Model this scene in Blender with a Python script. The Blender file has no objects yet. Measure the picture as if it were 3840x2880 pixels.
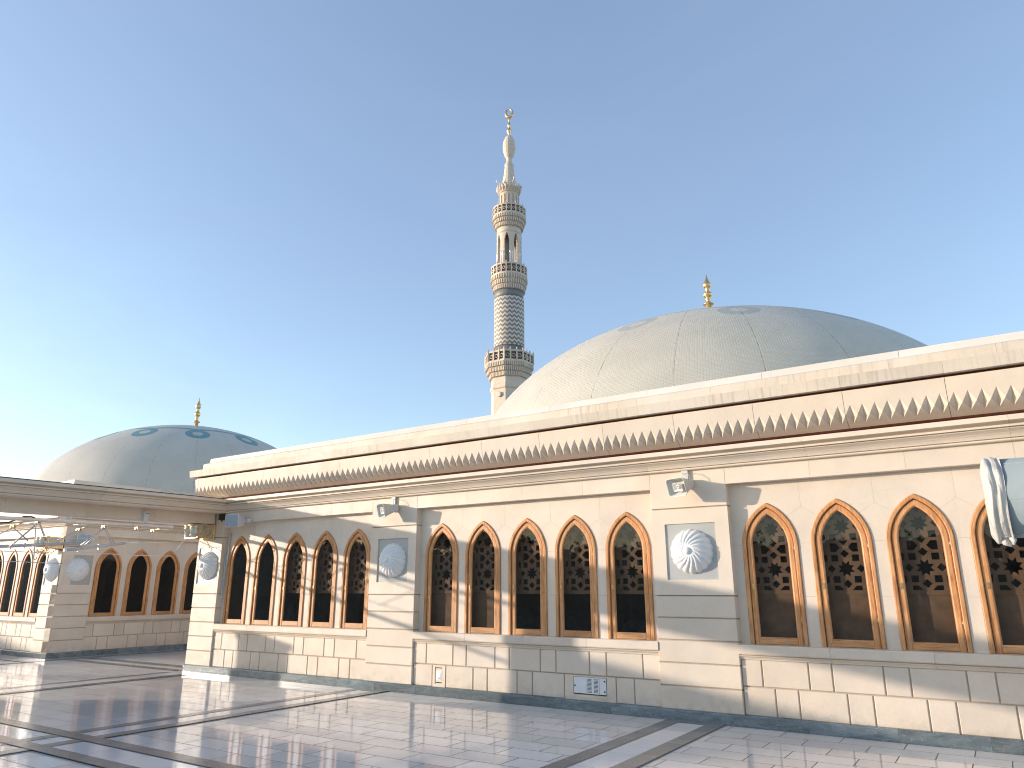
import bpy, bmesh, math, random
from mathutils import Vector, Matrix
random.seed(7)
R = math.radians
scn = bpy.context.scene
col = scn.collection

# ------------------------------------------------------------------ camera, sky, sun, exposure
CAM = (0.0, -10.0, 1.692)
cd = bpy.data.cameras.new('camera'); cam = bpy.data.objects.new('camera', cd); col.objects.link(cam)
cam.location = CAM; cam.rotation_euler = (R(90 + 15.888), R(0.06), R(33.51))
cd.sensor_width = 36; cd.lens = 25.348; cd.clip_end = 5000; cd.clip_start = 0.05
scn.camera = cam
scn.cycles.filter_width = 1.1
SUN = Vector((-1.68, -1.0, 0.289)).normalized()
world = bpy.data.worlds.new('World'); scn.world = world; world.use_nodes = True
wn = world.node_tree
sky = wn.nodes.new('ShaderNodeTexSky'); sky.sky_type = 'NISHITA'; sky.sun_disc = False
sky.sun_elevation = R(8.4); sky.sun_rotation = R(239.3); sky.altitude = 600
sky.air_density = 1.0; sky.dust_density = 1.2; sky.ozone_density = 1.6
# thin high haze: the clear sky lightened evenly toward pale lavender
hz = wn.nodes.new('ShaderNodeMix'); hz.data_type = 'RGBA'; hz.blend_type = 'MIX'; hz.inputs[0].default_value = .30
hz.inputs[7].default_value = (1.0, 1.25, 1.95, 1)
tcw = wn.nodes.new('ShaderNodeTexCoord'); mpw = wn.nodes.new('ShaderNodeMapping'); mpw.inputs['Scale'].default_value = (1.2, 2.6, 5.0); mpw.inputs['Rotation'].default_value = (.3, .2, .6)
nzw = wn.nodes.new('ShaderNodeTexNoise'); nzw.inputs['Scale'].default_value = 1.3; nzw.inputs['Detail'].default_value = 5; nzw.inputs['Roughness'].default_value = .6; nzw.inputs['Distortion'].default_value = .5
mrw = wn.nodes.new('ShaderNodeMapRange'); mrw.inputs[1].default_value = .35; mrw.inputs[2].default_value = .75; mrw.inputs[3].default_value = .25; mrw.inputs[4].default_value = .40
wn.links.new(tcw.outputs['Generated'], mpw.inputs[0]); wn.links.new(mpw.outputs[0], nzw.inputs['Vector']); wn.links.new(nzw.outputs[0], mrw.inputs[0]); wn.links.new(mrw.outputs[0], hz.inputs[0])
wn.links.new(sky.outputs[0], hz.inputs[6]); 
tn = wn.nodes.new('ShaderNodeMix'); tn.data_type = 'RGBA'; tn.blend_type = 'MULTIPLY'; tn.inputs[0].default_value = 1
tn.inputs[7].default_value = (.92, .885, .86, 1)
wn.links.new(hz.outputs[2], tn.inputs[6]); wn.links.new(tn.outputs[2], wn.nodes['Background'].inputs[0])
wn.nodes['Background'].inputs[1].default_value = 0.15
sd = bpy.data.lights.new('sun', 'SUN'); sd.energy = 2.0; sd.angle = R(0.53); sd.color = (.76, .66, .56)
sun = bpy.data.objects.new('sun', sd); col.objects.link(sun)
sun.rotation_euler = (-SUN).to_track_quat('-Z', 'Y').to_euler(); sun.location = (-30, -20, 20)
scn.view_settings.view_transform = 'Standard'; scn.view_settings.look = 'None'
scn.view_settings.exposure = 1.63; scn.view_settings.gamma = 1.0

# ------------------------------------------------------------------ node helper
class NT:
    def __init__(s, name):
        s.m = bpy.data.materials.new(name); s.m.use_nodes = True
        s.t = s.m.node_tree; s.b = s.t.nodes['Principled BSDF']; s.out = s.t.nodes['Material Output']
    def n(s, typ, **kw):
        nd = s.t.nodes.new(typ)
        for k, v in kw.items(): setattr(nd, k, v)
        return nd
    def put(s, nd, i, v):
        if v is None: return
        if isinstance(v, bpy.types.NodeSocket): s.t.links.new(v, nd.inputs[i])
        else: nd.inputs[i].default_value = v
    def math(s, op, a, b=None, c=None, clamp=False):
        nd = s.n('ShaderNodeMath', operation=op, use_clamp=clamp)
        for i, v in enumerate((a, b, c)): s.put(nd, i, v)
        return nd.outputs[0]
    def pos(s): return s.n('ShaderNodeNewGeometry').outputs['Position']
    def obj(s): return s.n('ShaderNodeTexCoord').outputs['Object']
    def sep(s, v):
        nd = s.n('ShaderNodeSeparateXYZ'); s.put(nd, 0, v); return nd.outputs
    def comb(s, x, y, z):
        nd = s.n('ShaderNodeCombineXYZ')
        for i, v in enumerate((x, y, z)): s.put(nd, i, v)
        return nd.outputs[0]
    def scale(s, v, sc):
        nd = s.n('ShaderNodeMapping'); s.put(nd, 0, v); nd.inputs['Scale'].default_value = sc; return nd.outputs[0]
    def noise(s, v, sc, det=3, rough=.5, dist=0.):
        nd = s.n('ShaderNodeTexNoise'); s.put(nd, 'Vector', v); s.put(nd, 'Scale', sc); s.put(nd, 'Detail', det)
        s.put(nd, 'Roughness', rough); s.put(nd, 'Distortion', dist); return nd.outputs[0]
    def ramp(s, f, stops):
        nd = s.n('ShaderNodeValToRGB'); s.put(nd, 0, f); e = nd.color_ramp.elements
        while len(e) < len(stops): e.new(.5)
        for k, (p, c) in enumerate(stops):
            e[k].position = p; e[k].color = (c, c, c, 1) if not isinstance(c, (tuple, list)) else (*c, 1)
        return nd.outputs[0]
    def mix(s, f, a, b, typ='MIX'):
        nd = s.n('ShaderNodeMix', data_type='RGBA', blend_type=typ)
        s.put(nd, 0, f)
        for i, v in ((6, a), (7, b)):
            if isinstance(v, (tuple, list)) and len(v) == 3: v = (*v, 1)
            s.put(nd, i, v)
        return nd.outputs[2]
    def mr(s, f, a, b, c, d):
        nd = s.n('ShaderNodeMapRange'); s.put(nd, 0, f)
        for i, v in enumerate((a, b, c, d)): nd.inputs[i + 1].default_value = v
        return nd.outputs[0]
    def attr(s, name): return s.n('ShaderNodeAttribute', attribute_name=name).outputs['Fac']
    def bump(s, h, strength=.3, dist=.01, normal=None):
        nd = s.n('ShaderNodeBump'); s.put(nd, 'Height', h); nd.inputs['Strength'].default_value = strength
        nd.inputs['Distance'].default_value = dist
        if normal is not None: s.put(nd, 'Normal', normal)
        s.t.links.new(nd.outputs[0], s.b.inputs['Normal']); return nd.outputs[0]
    def base(s, c): s.put(s.b, 'Base Color', c if isinstance(c, bpy.types.NodeSocket) else (*c, 1))
    def rough(s, v): s.put(s.b, 'Roughness', v)

def stone(name, c, rough=.6, mott=.10, tone=.10, streak=0., bump=.25, speck=.0):
    k = NT(name); P = k.pos()
    m = k.mr(k.noise(P, 1.7, 5, .6), .3, .7, 1 - mott, 1 + mott)
    f = k.mr(k.noise(P, 38, 2, .6), .3, .7, 1 - mott * .35, 1 + mott * .35)
    t = k.mr(k.attr('tone'), 0, 1, 1 - tone, 1 + tone * .5)
    v = k.math('MULTIPLY', k.math('MULTIPLY', m, f), t)
    if streak:
        q = k.scale(P, (22, 3, 1.0)); sn = k.noise(q, 1., 3, .6)
        q2 = k.noise(P, .7, 2)
        st = k.math('MULTIPLY', k.mr(sn, .5, .66, 0, 1), k.mr(q2, .42, .62, 0, 1))
        v = k.math('MULTIPLY', v, k.math('SUBTRACT', 1., k.math('MULTIPLY', st, streak)))
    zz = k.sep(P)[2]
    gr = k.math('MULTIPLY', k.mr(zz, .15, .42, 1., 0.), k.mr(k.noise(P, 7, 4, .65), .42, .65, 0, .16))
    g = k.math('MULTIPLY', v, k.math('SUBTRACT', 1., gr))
    # a faint warm and cool drift from block to block
    warm = k.mix(k.mr(k.noise(P, .9, 2), .35, .65, 0, 1), tuple(x for x in c), (c[0] * 1.0, c[1] * .975, c[2] * .93))
    cc = k.mix(1., warm, k.comb(g, g, g), 'MULTIPLY')
    if speck:
        sp = k.mr(k.noise(P, 160, 1), .70, .76, 0, speck)
        cc = k.mix(sp, cc, (c[0] * .5, c[1] * .47, c[2] * .42))
    k.base(cc); k.rough(k.mr(k.noise(P, 5, 3), .3, .7, rough - .08, rough + .1))
    if bump: k.bump(k.noise(P, 120, 3, .7), bump, .0012)
    return k.m

def plain(name, c, rough=.5, metal=0., var=.08, bump=0., coat=0.):
    k = NT(name); P = k.pos()
    v = k.mr(k.noise(P, 6, 4), .3, .7, 1 - var, 1 + var)
    k.base(k.mix(1., c, k.comb(v, v, v), 'MULTIPLY')); k.rough(k.mr(k.noise(P, 18, 3), .3, .7, max(rough - .06, .02), rough + .08))
    k.put(k.b, 'Metallic', metal)
    if coat: k.put(k.b, 'Coat Weight', coat)
    if bump: k.bump(k.noise(P, 60, 3), bump, .002)
    return k.m

def wood(name, ax='z', dark=False):
    k = NT(name); P = k.obj()
    rnd = k.n('ShaderNodeObjectInfo').outputs['Random']
    off = k.n('ShaderNodeVectorMath', operation='ADD'); k.put(off, 0, P); k.put(off, 1, k.comb(k.math('MULTIPLY', rnd, 37.), 0., k.math('MULTIPLY', rnd, 91.)))
    sc = (34, 34, 2.2) if ax == 'z' else (2.2, 34, 34)
    q = k.scale(off.outputs[0], sc)
    g = k.noise(q, 1., 5, .62, 1.6)
    c = k.ramp(g, [(.26, (.26, .09, .028)), (.38, (.50, .20, .062)), (.54, (.64, .31, .12)), (.75, (.72, .40, .18))])
    big = k.mr(k.noise(off.outputs[0], 3.2, 3), .35, .65, .86, 1.10)
    z = k.sep(P)[2]
    wear = k.math('MULTIPLY', k.mr(z, 1.0, 1.35, 1., 0.), k.mr(k.noise(off.outputs[0], 14, 4), .45, .6, 0, .55))
    c = k.mix(1., c, k.comb(big, big, big), 'MULTIPLY')
    c = k.mix(wear, c, (.42, .30, .17))
    k.base(c); k.rough(.48); k.bump(g, .35, .0015)
    return k.m

M = {}
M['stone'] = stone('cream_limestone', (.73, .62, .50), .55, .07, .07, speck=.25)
M['stone_slab'] = stone('streaked_limestone', (.67, .585, .48), .6, .08, .08, streak=.24)
M['stone_cap'] = stone('white_coping_stone', (.70, .655, .59), .5, .05, .05)
M['grey_panel'] = stone('grey_marble_panel', (.44, .445, .425), .4, .10, .0, speck=.3)
M['min_stone'] = stone('minaret_stone', (.60, .53, .44), .7, .08, .05)
M['min_grey'] = stone('minaret_grey_granite', (.19, .20, .20), .5, .10, .1)
M['white'] = plain('white_paint', (.78, .77, .75), .45, 0, .03)
M['plaster'] = plain('white_marble_relief', (.80, .785, .75), .38, 0, .025)
M['gold'] = plain('polished_gold', (.84, .58, .28), .30, 1., .10)
M['brass'] = plain('brass_fitting', (.55, .42, .22), .35, 1., .08)
M['copper'] = plain('copper_flashing', (.13, .038, .02), .4, .8, .2)
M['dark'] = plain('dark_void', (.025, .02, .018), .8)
M['black'] = plain('black_rubber', (.02, .02, .022), .55)
M['steel'] = plain('painted_steel_tube', (.50, .50, .51), .35, .35, .08)
M['steel_white'] = plain('galvanised_tube', (.66, .66, .66), .32, .3, .06)
M['spk'] = plain('grey_plastic', (.60, .59, .54), .42, 0, .05)
M['spk_w'] = plain('white_plastic', (.66, .65, .63), .4, 0, .03)
M['grille'] = plain('blue_grey_grille', (.36, .40, .43), .6, 0, .04)
M['wood'] = wood('teak_frame', 'z')
M['wood_h'] = wood('teak_rail', 'x')
M['screen'] = plain('brown_timber_screen', (.27, .145, .08), .6, 0, .25)
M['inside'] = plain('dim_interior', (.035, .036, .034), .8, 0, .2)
M['cloth'] = None
M['duct'] = plain('blue_grey_fabric_cover', (.27, .32, .33), .75, 0, .05, .3)
M['tarmac'] = plain('roof_screed', (.42, .40, .37), .9)
M['hole'] = plain('slot_shadow', (.10, .07, .05), .7)
def mk_cloth():
    k = NT('white_wrapping_cloth'); P = k.pos()
    f = k.noise(k.scale(P, (9, 9, 1.6)), 2.5, 4, .6)
    k.base(k.ramp(f, [(.3, (.50, .47, .40)), (.7, (.66, .62, .55))])); k.rough(.55); k.bump(f, .5, .03)
    return k.m
M['cloth'] = mk_cloth()
def mk_glass():
    k = NT('window_glass')
    k.t.nodes.remove(k.b)
    tr = k.n('ShaderNodeBsdfTransparent'); tr.inputs[0].default_value = (.62, .63, .60, 1)
    gl = k.n('ShaderNodeBsdfGlossy'); gl.inputs['Roughness'].default_value = .015
    P = k.pos(); bp = k.n('ShaderNodeBump'); k.put(bp, 'Height', k.noise(k.scale(P, (1, 1, .6)), 5., 2)); bp.inputs['Strength'].default_value = .10; bp.inputs['Distance'].default_value = .03
    k.t.links.new(bp.outputs[0], gl.inputs['Normal'])
    lw = k.n('ShaderNodeLayerWeight'); fres = k.math('ADD', .045, k.math('MULTIPLY', k.math('POWER', lw.outputs['Facing'], 4.6), .95))
    # dried water marks and dust on the outside of the pane
    df = k.n('ShaderNodeBsdfDiffuse'); df.inputs[0].default_value = (.5, .47, .42, 1)
    dust = k.math('MULTIPLY', k.mr(k.noise(k.scale(P, (6, 6, 1.4)), 2., 5, .7), .55, .8, 0, .05), 1.)
    mx = k.n('ShaderNodeMixShader'); k.put(mx, 0, fres); k.put(mx, 1, tr.outputs[0]); k.put(mx, 2, gl.outputs[0])
    m2 = k.n('ShaderNodeMixShader'); k.put(m2, 0, dust); k.put(m2, 1, mx.outputs[0]); k.put(m2, 2, df.outputs[0])
    k.t.links.new(m2.outputs[0], k.out.inputs[0]); return k.m
M['glass'] = mk_glass()
def marble_veined(name, dark, light):
    k = NT(name); P = k.pos(); t = k.attr('tone')
    ox = k.n('ShaderNodeVectorMath', operation='ADD'); k.put(ox, 0, P); k.put(ox, 1, k.comb(0., k.math('MULTIPLY', t, 30.), k.math('MULTIPLY', t, 12.)))
    q = k.scale(ox.outputs[0], (1., 2., 3.4))
    a = k.noise(q, 2.1, 6, .65, 1.2)
    vein = k.math('ABSOLUTE', k.math('SUBTRACT', k.noise(q, 2.6, 4, .6, 2.2), .5))
    c = k.ramp(a, [(.3, dark), (.5, tuple((d + l) / 2 for d, l in zip(dark, light))), (.72, light)])
    c = k.mix(k.mr(vein, 0, .008, .35, 0), c, (.62, .65, .64))
    tn = k.mr(t, 0, 1, .7, 1.35); c = k.mix(1., c, k.comb(tn, tn, tn), 'MULTIPLY')
    k.base(c); k.rough(.25); k.bump(a, .2, .004); return k.m
M['skirt'] = marble_veined('blue_grey_marble', (.075, .10, .11), (.20, .235, .24))
def mk_floor():
    k = NT('white_marble_tiles'); P = k.pos(); s = k.sep(P)
    # courses 0.375 m deep, tiles 0.66 m long laid in running bond
    br = k.n('ShaderNodeTexBrick'); br.offset = .5; br.squash = 1.
    k.put(br, 'Vector', k.comb(k.math('ADD', s[0], 3.2 + 66), k.math('ADD', s[1], .03 + 75), 0.))
    for nm, v in (('Scale', 1.), ('Mortar Size', .006), ('Mortar Smooth', .05), ('Brick Width', .66), ('Row Height', .375)): k.put(br, nm, v)
    br.inputs['Color1'].default_value = (0, 0, 0, 1); br.inputs['Color2'].default_value = (1, 1, 1, 1); br.inputs['Mortar'].default_value = (.5, .5, .5, 1)
    tid = br.outputs['Color']; fac = br.outputs['Fac']
    tv = k.sep(tid)[0]
    base = k.mix(tv, (.71, .67, .615), (.88, .835, .775))
    mott = k.noise(P, 2.3, 5, .6, .6)
    base = k.mix(k.mr(mott, .45, .75, 0, .35), base, (.73, .695, .665))
    vn = k.math('ABSOLUTE', k.math('SUBTRACT', k.noise(k.scale(P, (1, 2.4, 1)), 1.1, 5, .6, 1.5), .5))
    base = k.mix(k.mr(vn, 0, .006, .20, 0), base, (.42, .40, .38))
    base = k.mix(fac, base, (.11, .10, .09))
    dirt = k.mr(k.noise(P, 5., 5, .7), .60, .74, 0, .10)
    base = k.mix(dirt, base, (.40, .33, .25))
    k.base(base)
    k.rough(k.math('ADD', k.mr(k.noise(P, 3., 4, .6), .3, .75, .05, .12), k.math('MULTIPLY', fac, .4)))
    b1 = k.n('ShaderNodeBump'); k.put(b1, 'Height', k.noise(P, 1.4, 2, .4)); b1.inputs['Strength'].default_value = .16; b1.inputs['Distance'].default_value = .01
    b2 = k.n('ShaderNodeBump'); k.put(b2, 'Height', fac); b2.invert = True; b2.inputs['Strength'].default_value = .5; b2.inputs['Distance'].default_value = .002
    k.t.links.new(b1.outputs[0], b2.inputs['Normal']); k.t.links.new(b2.outputs[0], k.b.inputs['Normal'])
    return k.m
M['floor'] = mk_floor()
def mk_strip():
    k = NT('white_marble_strip'); P = k.pos(); s = k.sep(P)
    t = k.attr('tone'); v = k.mr(t, 0, 1, .90, 1.05)
    base = k.mix(k.mr(k.noise(P, 2.3, 5, .6), .45, .75, 0, .3), (.84, .815, .78), (.74, .725, .71))
    k.base(k.mix(1., base, k.comb(v, v, v), 'MULTIPLY')); k.rough(.07)
    k.bump(k.noise(P, 1.4, 2, .4), .16, .01); return k.m
M['strip'] = mk_strip()
def mk_granite():
    k = NT('grey_granite_band'); P = k.pos()
    a = k.noise(P, 95, 3, .7); t = k.attr('tone')
    c = k.ramp(a, [(.3, (.14, .137, .13)), (.55, (.26, .253, .235)), (.75, (.42, .41, .385))])
    v = k.math('MULTIPLY', k.mr(t, 0, 1, .82, 1.15), k.mr(k.noise(P, 3., 4), .3, .7, .85, 1.12))
    k.base(k.mix(1., c, k.comb(v, v, v), 'MULTIPLY')); k.rough(k.mr(a, .3, .7, .28, .16)); return k.m
M['granite'] = mk_granite()
def mk_dome(name, c0, teal, phase, r0, rw, shell):
    """glazed scale tiles in rings, radial seams, a chain of loops round the crown"""
    k = NT(name); P = k.obj(); s = k.sep(P)
    th = k.math('ARCTAN2', s[1], s[0]); r = k.math('POWER', k.math('ADD', k.math('MULTIPLY', s[0], s[0]), k.math('MULTIPLY', s[1], s[1])), .5)
    arc = k.math('ARCTAN2', r, k.math('MULTIPLY', s[2], 1. / .7))
    br = k.n('ShaderNodeTexBrick'); br.offset = .5
    k.put(br, 'Vector', k.comb(k.math('MULTIPLY', th, 30.), k.math('MULTIPLY', arc, 40.), 0.))
    for nm, v in (('Scale', 1.), ('Mortar Size', .06), ('Mortar Smooth', .8), ('Brick Width', .5), ('Row Height', .28)): k.put(br, nm, v)
    fac = br.outputs['Fac']
    def fold(w, off):   # angle folded to one sector, -w/2..w/2
        a = k.math('ADD', th, 40 * w + w / 2 - off); return k.math('SUBTRACT', k.math('MODULO', a, w), w / 2)
    sw = 2 * math.pi / 24; lw = 2 * math.pi / 12
    seam = k.math('MULTIPLY', k.math('ABSOLUTE', fold(sw, R(phase))), r)
    chip = k.noise(P, 9., 4, .75)
    seamm = k.math('MULTIPLY', k.mr(seam, .006, .018, 1., 0.), k.mr(chip, .42, .58, .0, .8))
    crumble = k.math('MULTIPLY', k.mr(seam, .05, .09, 1., 0.), k.math('MULTIPLY', k.mr(k.noise(P, 22, 3), .58, .64, 0, 1), k.mr(k.noise(P, .8, 2), .45, .6, 0, 1)))
    fl = fold(lw, R(phase)); lx = k.math('MULTIPLY', k.math('SINE', fl), r); ly = k.math('SUBTRACT', k.math('MULTIPLY', k.math('COSINE', fl), r), r0)
    d = k.math('POWER', k.math('ADD', k.math('MULTIPLY', lx, lx), k.math('MULTIPLY', ly, ly)), .5)
    ring = k.math('LESS_THAN', k.math('ABSOLUTE', k.math('SUBTRACT', d, rw * .75)), rw * .30)
    ax = k.math('ABSOLUTE', lx)
    l1 = k.math('ABSOLUTE', k.math('ADD', ly, k.math('ADD', rw * .75, k.math('MULTIPLY', ax, -.62))))
    arm = k.math('MULTIPLY', k.math('LESS_THAN', l1, rw * .2), k.math('GREATER_THAN', ax, 0.))
    # strands rise from the crossing above each loop and meet the next loop's strand
    l2 = k.math('ABSOLUTE', k.math('ADD', ly, k.math('ADD', rw * 1.15, k.math('MULTIPLY', ax, .30))))
    arm = k.math('MULTIPLY', k.math('LESS_THAN', l2, rw * .26), k.math('LESS_THAN', ax, 9.))
    band = k.math('MAXIMUM', ring, arm)
    v = k.math('MULTIPLY', k.mr(k.noise(P, .9, 4, .6), .3, .7, .93, 1.06), k.mr(k.noise(P, 40, 2), .3, .7, .96, 1.04))
    c = k.mix(1., c0, k.comb(v, v, v), 'MULTIPLY')
    c = k.mix(band, c, teal)
    c = k.mix(k.math('MULTIPLY', fac, .17), c, (.25, .24, .22))
    c = k.mix(k.math('MULTIPLY', seamm, .65), c, (.22, .18, .15)); c = k.mix(k.math('MULTIPLY', crumble, .5), c, (.85, .82, .78))
    k.base(c); k.rough(.42)
    h = k.math('SUBTRACT', k.math('ADD', k.math('MULTIPLY', fac, -1.), k.math('MULTIPLY', crumble, 2.)), k.math('MULTIPLY', seamm, 2.))
    k.bump(h, .55, .012); return k.m
def mk_zigzag():
    k = NT('chevron_relief_stone'); P = k.obj(); s = k.sep(P)
    th = k.math('ARCTAN2', s[1], s[0])
    zz = k.math('PINGPONG', k.math('MULTIPLY', th, 20 / (2 * math.pi)), .5)
    h = k.math('ADD', k.math('MULTIPLY', s[2], 1 / .74), zz)
    f = k.math('FRACT', h)
    m = k.math('GREATER_THAN', f, .5)
    k.base(k.mix(m, (.20, .20, .19), (.60, .54, .45))); k.rough(.6)
    k.bump(m, .8, .12); return k.m

# ------------------------------------------------------------------ mesh helper
from mathutils.geometry import delaunay_2d_cdt
def inpoly(p, lp):
    r = False; n = len(lp)
    for i in range(n):
        (x0, y0), (x1, y1) = lp[i], lp[(i + 1) % n]
        if (y0 > p[1]) != (y1 > p[1]) and p[0] < (x1 - x0) * (p[1] - y0) / (y1 - y0) + x0: r = not r
    return r
class MB:
    def __init__(s): s.bm = bmesh.new(); s.tl = s.bm.faces.layers.float.new('tone')
    def face(s, vs, tone=.5, smooth=False):
        f = s.bm.faces.new([v if isinstance(v, bmesh.types.BMVert) else s.bm.verts.new(v) for v in vs])
        f[s.tl] = tone; f.smooth = smooth; return f
    def box(s, x0, x1, y0, y1, z0, z1, c=0., tone=None):
        """box; c chamfers the four edges round the face at y0"""
        if tone is None: tone = random.random()
        V = s.bm.verts.new
        if c <= 0: a = [V((x, y0, z)) for x, z in ((x0, z0), (x1, z0), (x1, z1), (x0, z1))]; f0 = a
        else:
            f0 = [V((x, y0, z)) for x, z in ((x0 + c, z0 + c), (x1 - c, z0 + c), (x1 - c, z1 - c), (x0 + c, z1 - c))]
            a = [V((x, y0 + c, z)) for x, z in ((x0, z0), (x1, z0), (x1, z1), (x0, z1))]
            for i in range(4): s.face((f0[i], f0[(i + 1) % 4], a[(i + 1) % 4], a[i]), tone)
        b = [V((x, y1, z)) for x, z in ((x0, z0), (x1, z0), (x1, z1), (x0, z1))]
        s.face(f0, tone); s.face(b[::-1], tone)
        for i in range(4): s.face((a[i], a[(i + 1) % 4], b[(i + 1) % 4], b[i]), tone)
        return s
    def sweep(s, prof, x0, x1, tone=None, smooth=False):
        """closed (y,z) profile drawn along x"""
        if tone is None: tone = random.random()
        A = [s.bm.verts.new((x0, y, z)) for y, z in prof]; B = [s.bm.verts.new((x1, y, z)) for y, z in prof]
        n = len(prof)
        for i in range(n): s.face((A[i], A[(i + 1) % n], B[(i + 1) % n], B[i]), tone)
        s.cap(A, tone); s.cap(B, tone); return s
    def cap(s, vs, tone):
        es = []
        for i in range(len(vs)):
            a, b = vs[i], vs[(i + 1) % len(vs)]
            e = s.bm.edges.get((a, b)) or s.bm.edges.new((a, b)); es.append(e)
        r = bmesh.ops.triangle_fill(s.bm, edges=es, use_beauty=True)
        for f in r['geom']:
            if isinstance(f, bmesh.types.BMFace): f[s.tl] = tone
    def plate(s, outer, holes, y0, y1, tone=.5, back=True):
        """flat plate in the xz plane with holes, y0 front to y1 back"""
        for y in ((y0, y1) if back else (y0,)):
            pts = []; ed = []
            for lp in [outer] + holes:
                b = len(pts); n = len(lp); pts += [Vector(p) for p in lp]; ed += [(b + i, b + (i + 1) % n) for i in range(n)]
            vo, eo, fo_, *_ = delaunay_2d_cdt(pts, ed, [], 0, 1e-7)
            vs = [s.bm.verts.new((p.x, y, p.y)) for p in vo]
            for f in fo_:
                c = sum((vo[i] for i in f), Vector((0, 0))) / len(f)
                if inpoly(c, outer) and not any(inpoly(c, h) for h in holes): s.face([vs[i] for i in f], tone)
        for lp in [outer] + holes:
            n = len(lp); A = [s.bm.verts.new((x, y0, z)) for x, z in lp]; B = [s.bm.verts.new((x, y1, z)) for x, z in lp]
            for i in range(n): s.face((A[i], A[(i + 1) % n], B[(i + 1) % n], B[i]), tone)
        return s
    def ringplate(s, o, i, y0, y1, ch=0., tone=.5, smooth=False):
        """frame between two outlines with the same number of points (open outlines, feet at both ends)"""
        n = len(o)
        def row(pts, y): return [s.bm.verts.new((x, y, z)) for x, z in pts]
        if ch:
            mid = [((a[0] * (1 - t) + b[0] * t), (a[1] * (1 - t) + b[1] * t)) for a, b, t in ((p, q, .18) for p, q in zip(o, i))]
            mid2 = [((a[0] * (1 - t) + b[0] * t), (a[1] * (1 - t) + b[1] * t)) for a, b, t in ((p, q, .82) for p, q in zip(o, i))]
            rows = [row(o, y1), row(o, y0 + ch), row(mid, y0), row(mid2, y0), row(i, y0 + ch), row(i, y1)]
        else: rows = [row(o, y1), row(o, y0), row(i, y0), row(i, y1)]
        rows.append(rows[0])
        for a, b in zip(rows[:-1], rows[1:]):
            for j in range(n - 1): s.face((a[j], a[j + 1], b[j + 1], b[j]), tone)
        for e in (0, n - 1): s.face([r_[e] for r_ in rows[:-1]], tone)
        return s
    def tube(s, pts, r, n=8, tone=.5):
        pts = [Vector(p) for p in pts]; rings = []
        for i, p in enumerate(pts):
            d = (pts[min(i + 1, len(pts) - 1)] - pts[max(i - 1, 0)]).normalized()
            a = d.cross(Vector((0, 0, 1)) if abs(d.z) < .9 else Vector((1, 0, 0))).normalized(); b = d.cross(a)
            rr = r[i] if isinstance(r, (list, tuple)) else r
            rings.append([s.bm.verts.new(p + (a * math.cos(t) + b * math.sin(t)) * rr) for t in (2 * math.pi * k / n for k in range(n))])
        for A, B in zip(rings[:-1], rings[1:]):
            for k in range(n): s.face((A[k], A[(k + 1) % n], B[(k + 1) % n], B[k]), tone, True)
        s.face(rings[0][::-1], tone); s.face(rings[-1], tone); return s
    def lathe(s, prof, n=32, tone=.5, c=(0, 0, 0), smooth=True, rot=0., axis='z'):
        rings = []
        for r, z in prof:
            ring = []
            for k in range(n):
                t = 2 * math.pi * k / n + rot
                p = (r * math.cos(t), r * math.sin(t), z)
                if axis == 'y': p = (p[0], -p[2], p[1])
                if axis == 'x': p = (p[2], p[0], p[1])
                ring.append(s.bm.verts.new((p[0] + c[0], p[1] + c[1], p[2] + c[2])))
            rings.append(ring)
        for A, B in zip(rings[:-1], rings[1:]):
            for k in range(n): s.face((A[k], A[(k + 1) % n], B[(k + 1) % n], B[k]), tone, smooth)
        s.face(rings[0][::-1], tone); s.face(rings[-1], tone); return s
    def shear_bevel(s, w, seg=2):
        bmesh.ops.remove_doubles(s.bm, verts=s.bm.verts, dist=1e-5)
        bmesh.ops.bevel(s.bm, geom=list(s.bm.edges), offset=w, segments=seg, affect='EDGES', profile=.6, clamp_overlap=True); return s
    def mesh(s, name, weld=True):
        if weld: bmesh.ops.remove_doubles(s.bm, verts=s.bm.verts, dist=1e-5)
        bmesh.ops.recalc_face_normals(s.bm, faces=s.bm.faces)
        me = bpy.data.meshes.new(name); s.bm.to_mesh(me); s.bm.free(); return me

def obj(name, mb, m, parent=None, mat=None, label=None, weld=False, **props):
    me = mb if isinstance(mb, bpy.types.Mesh) else mb.mesh(name, weld)
    if not me.materials:
        for x in (m if isinstance(m, (list, tuple)) else [m]): me.materials.append(x)
    o = bpy.data.objects.new(name, me); col.objects.link(o)
    if parent is not None: o.parent = parent
    if mat is not None: o.matrix_local = mat
    if label: o['label'] = label
    for k, v in props.items(): o[k] = v
    return o
def thing(name, label, cat, loc=(0, 0, 0), rot=(0, 0, 0), group=None):
    o = bpy.data.objects.new(name, None); col.objects.link(o); o.location = loc; o.rotation_euler = rot
    o.empty_display_size = .3; o['label'] = label; o['category'] = cat
    if group: o['group'] = group
    return o
def copy_tree(o, parent=None):
    c = o.copy(); col.objects.link(c); c.parent = parent
    for ch in [x for x in col.objects if x.parent == o]: copy_tree(ch, c)
    return c
def T(x, y=0, z=0): return Matrix.Translation((x, y, z))
def arch(w, z0, zs=2.25, n=12, a=.26):
    """pointed arch outline from the left foot over the apex to the right foot"""
    r = w + a; ap = math.acos(a / r)
    L = [(-w, z0), (-w, (z0 + zs) / 2), (-w, zs)]
    for k in range(1, n + 1):
        t = ap * k / n; L.append((a - r * math.cos(t), zs + r * math.sin(t)))
    return L + [(-x, z) for x, z in L[-2::-1]]

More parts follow.
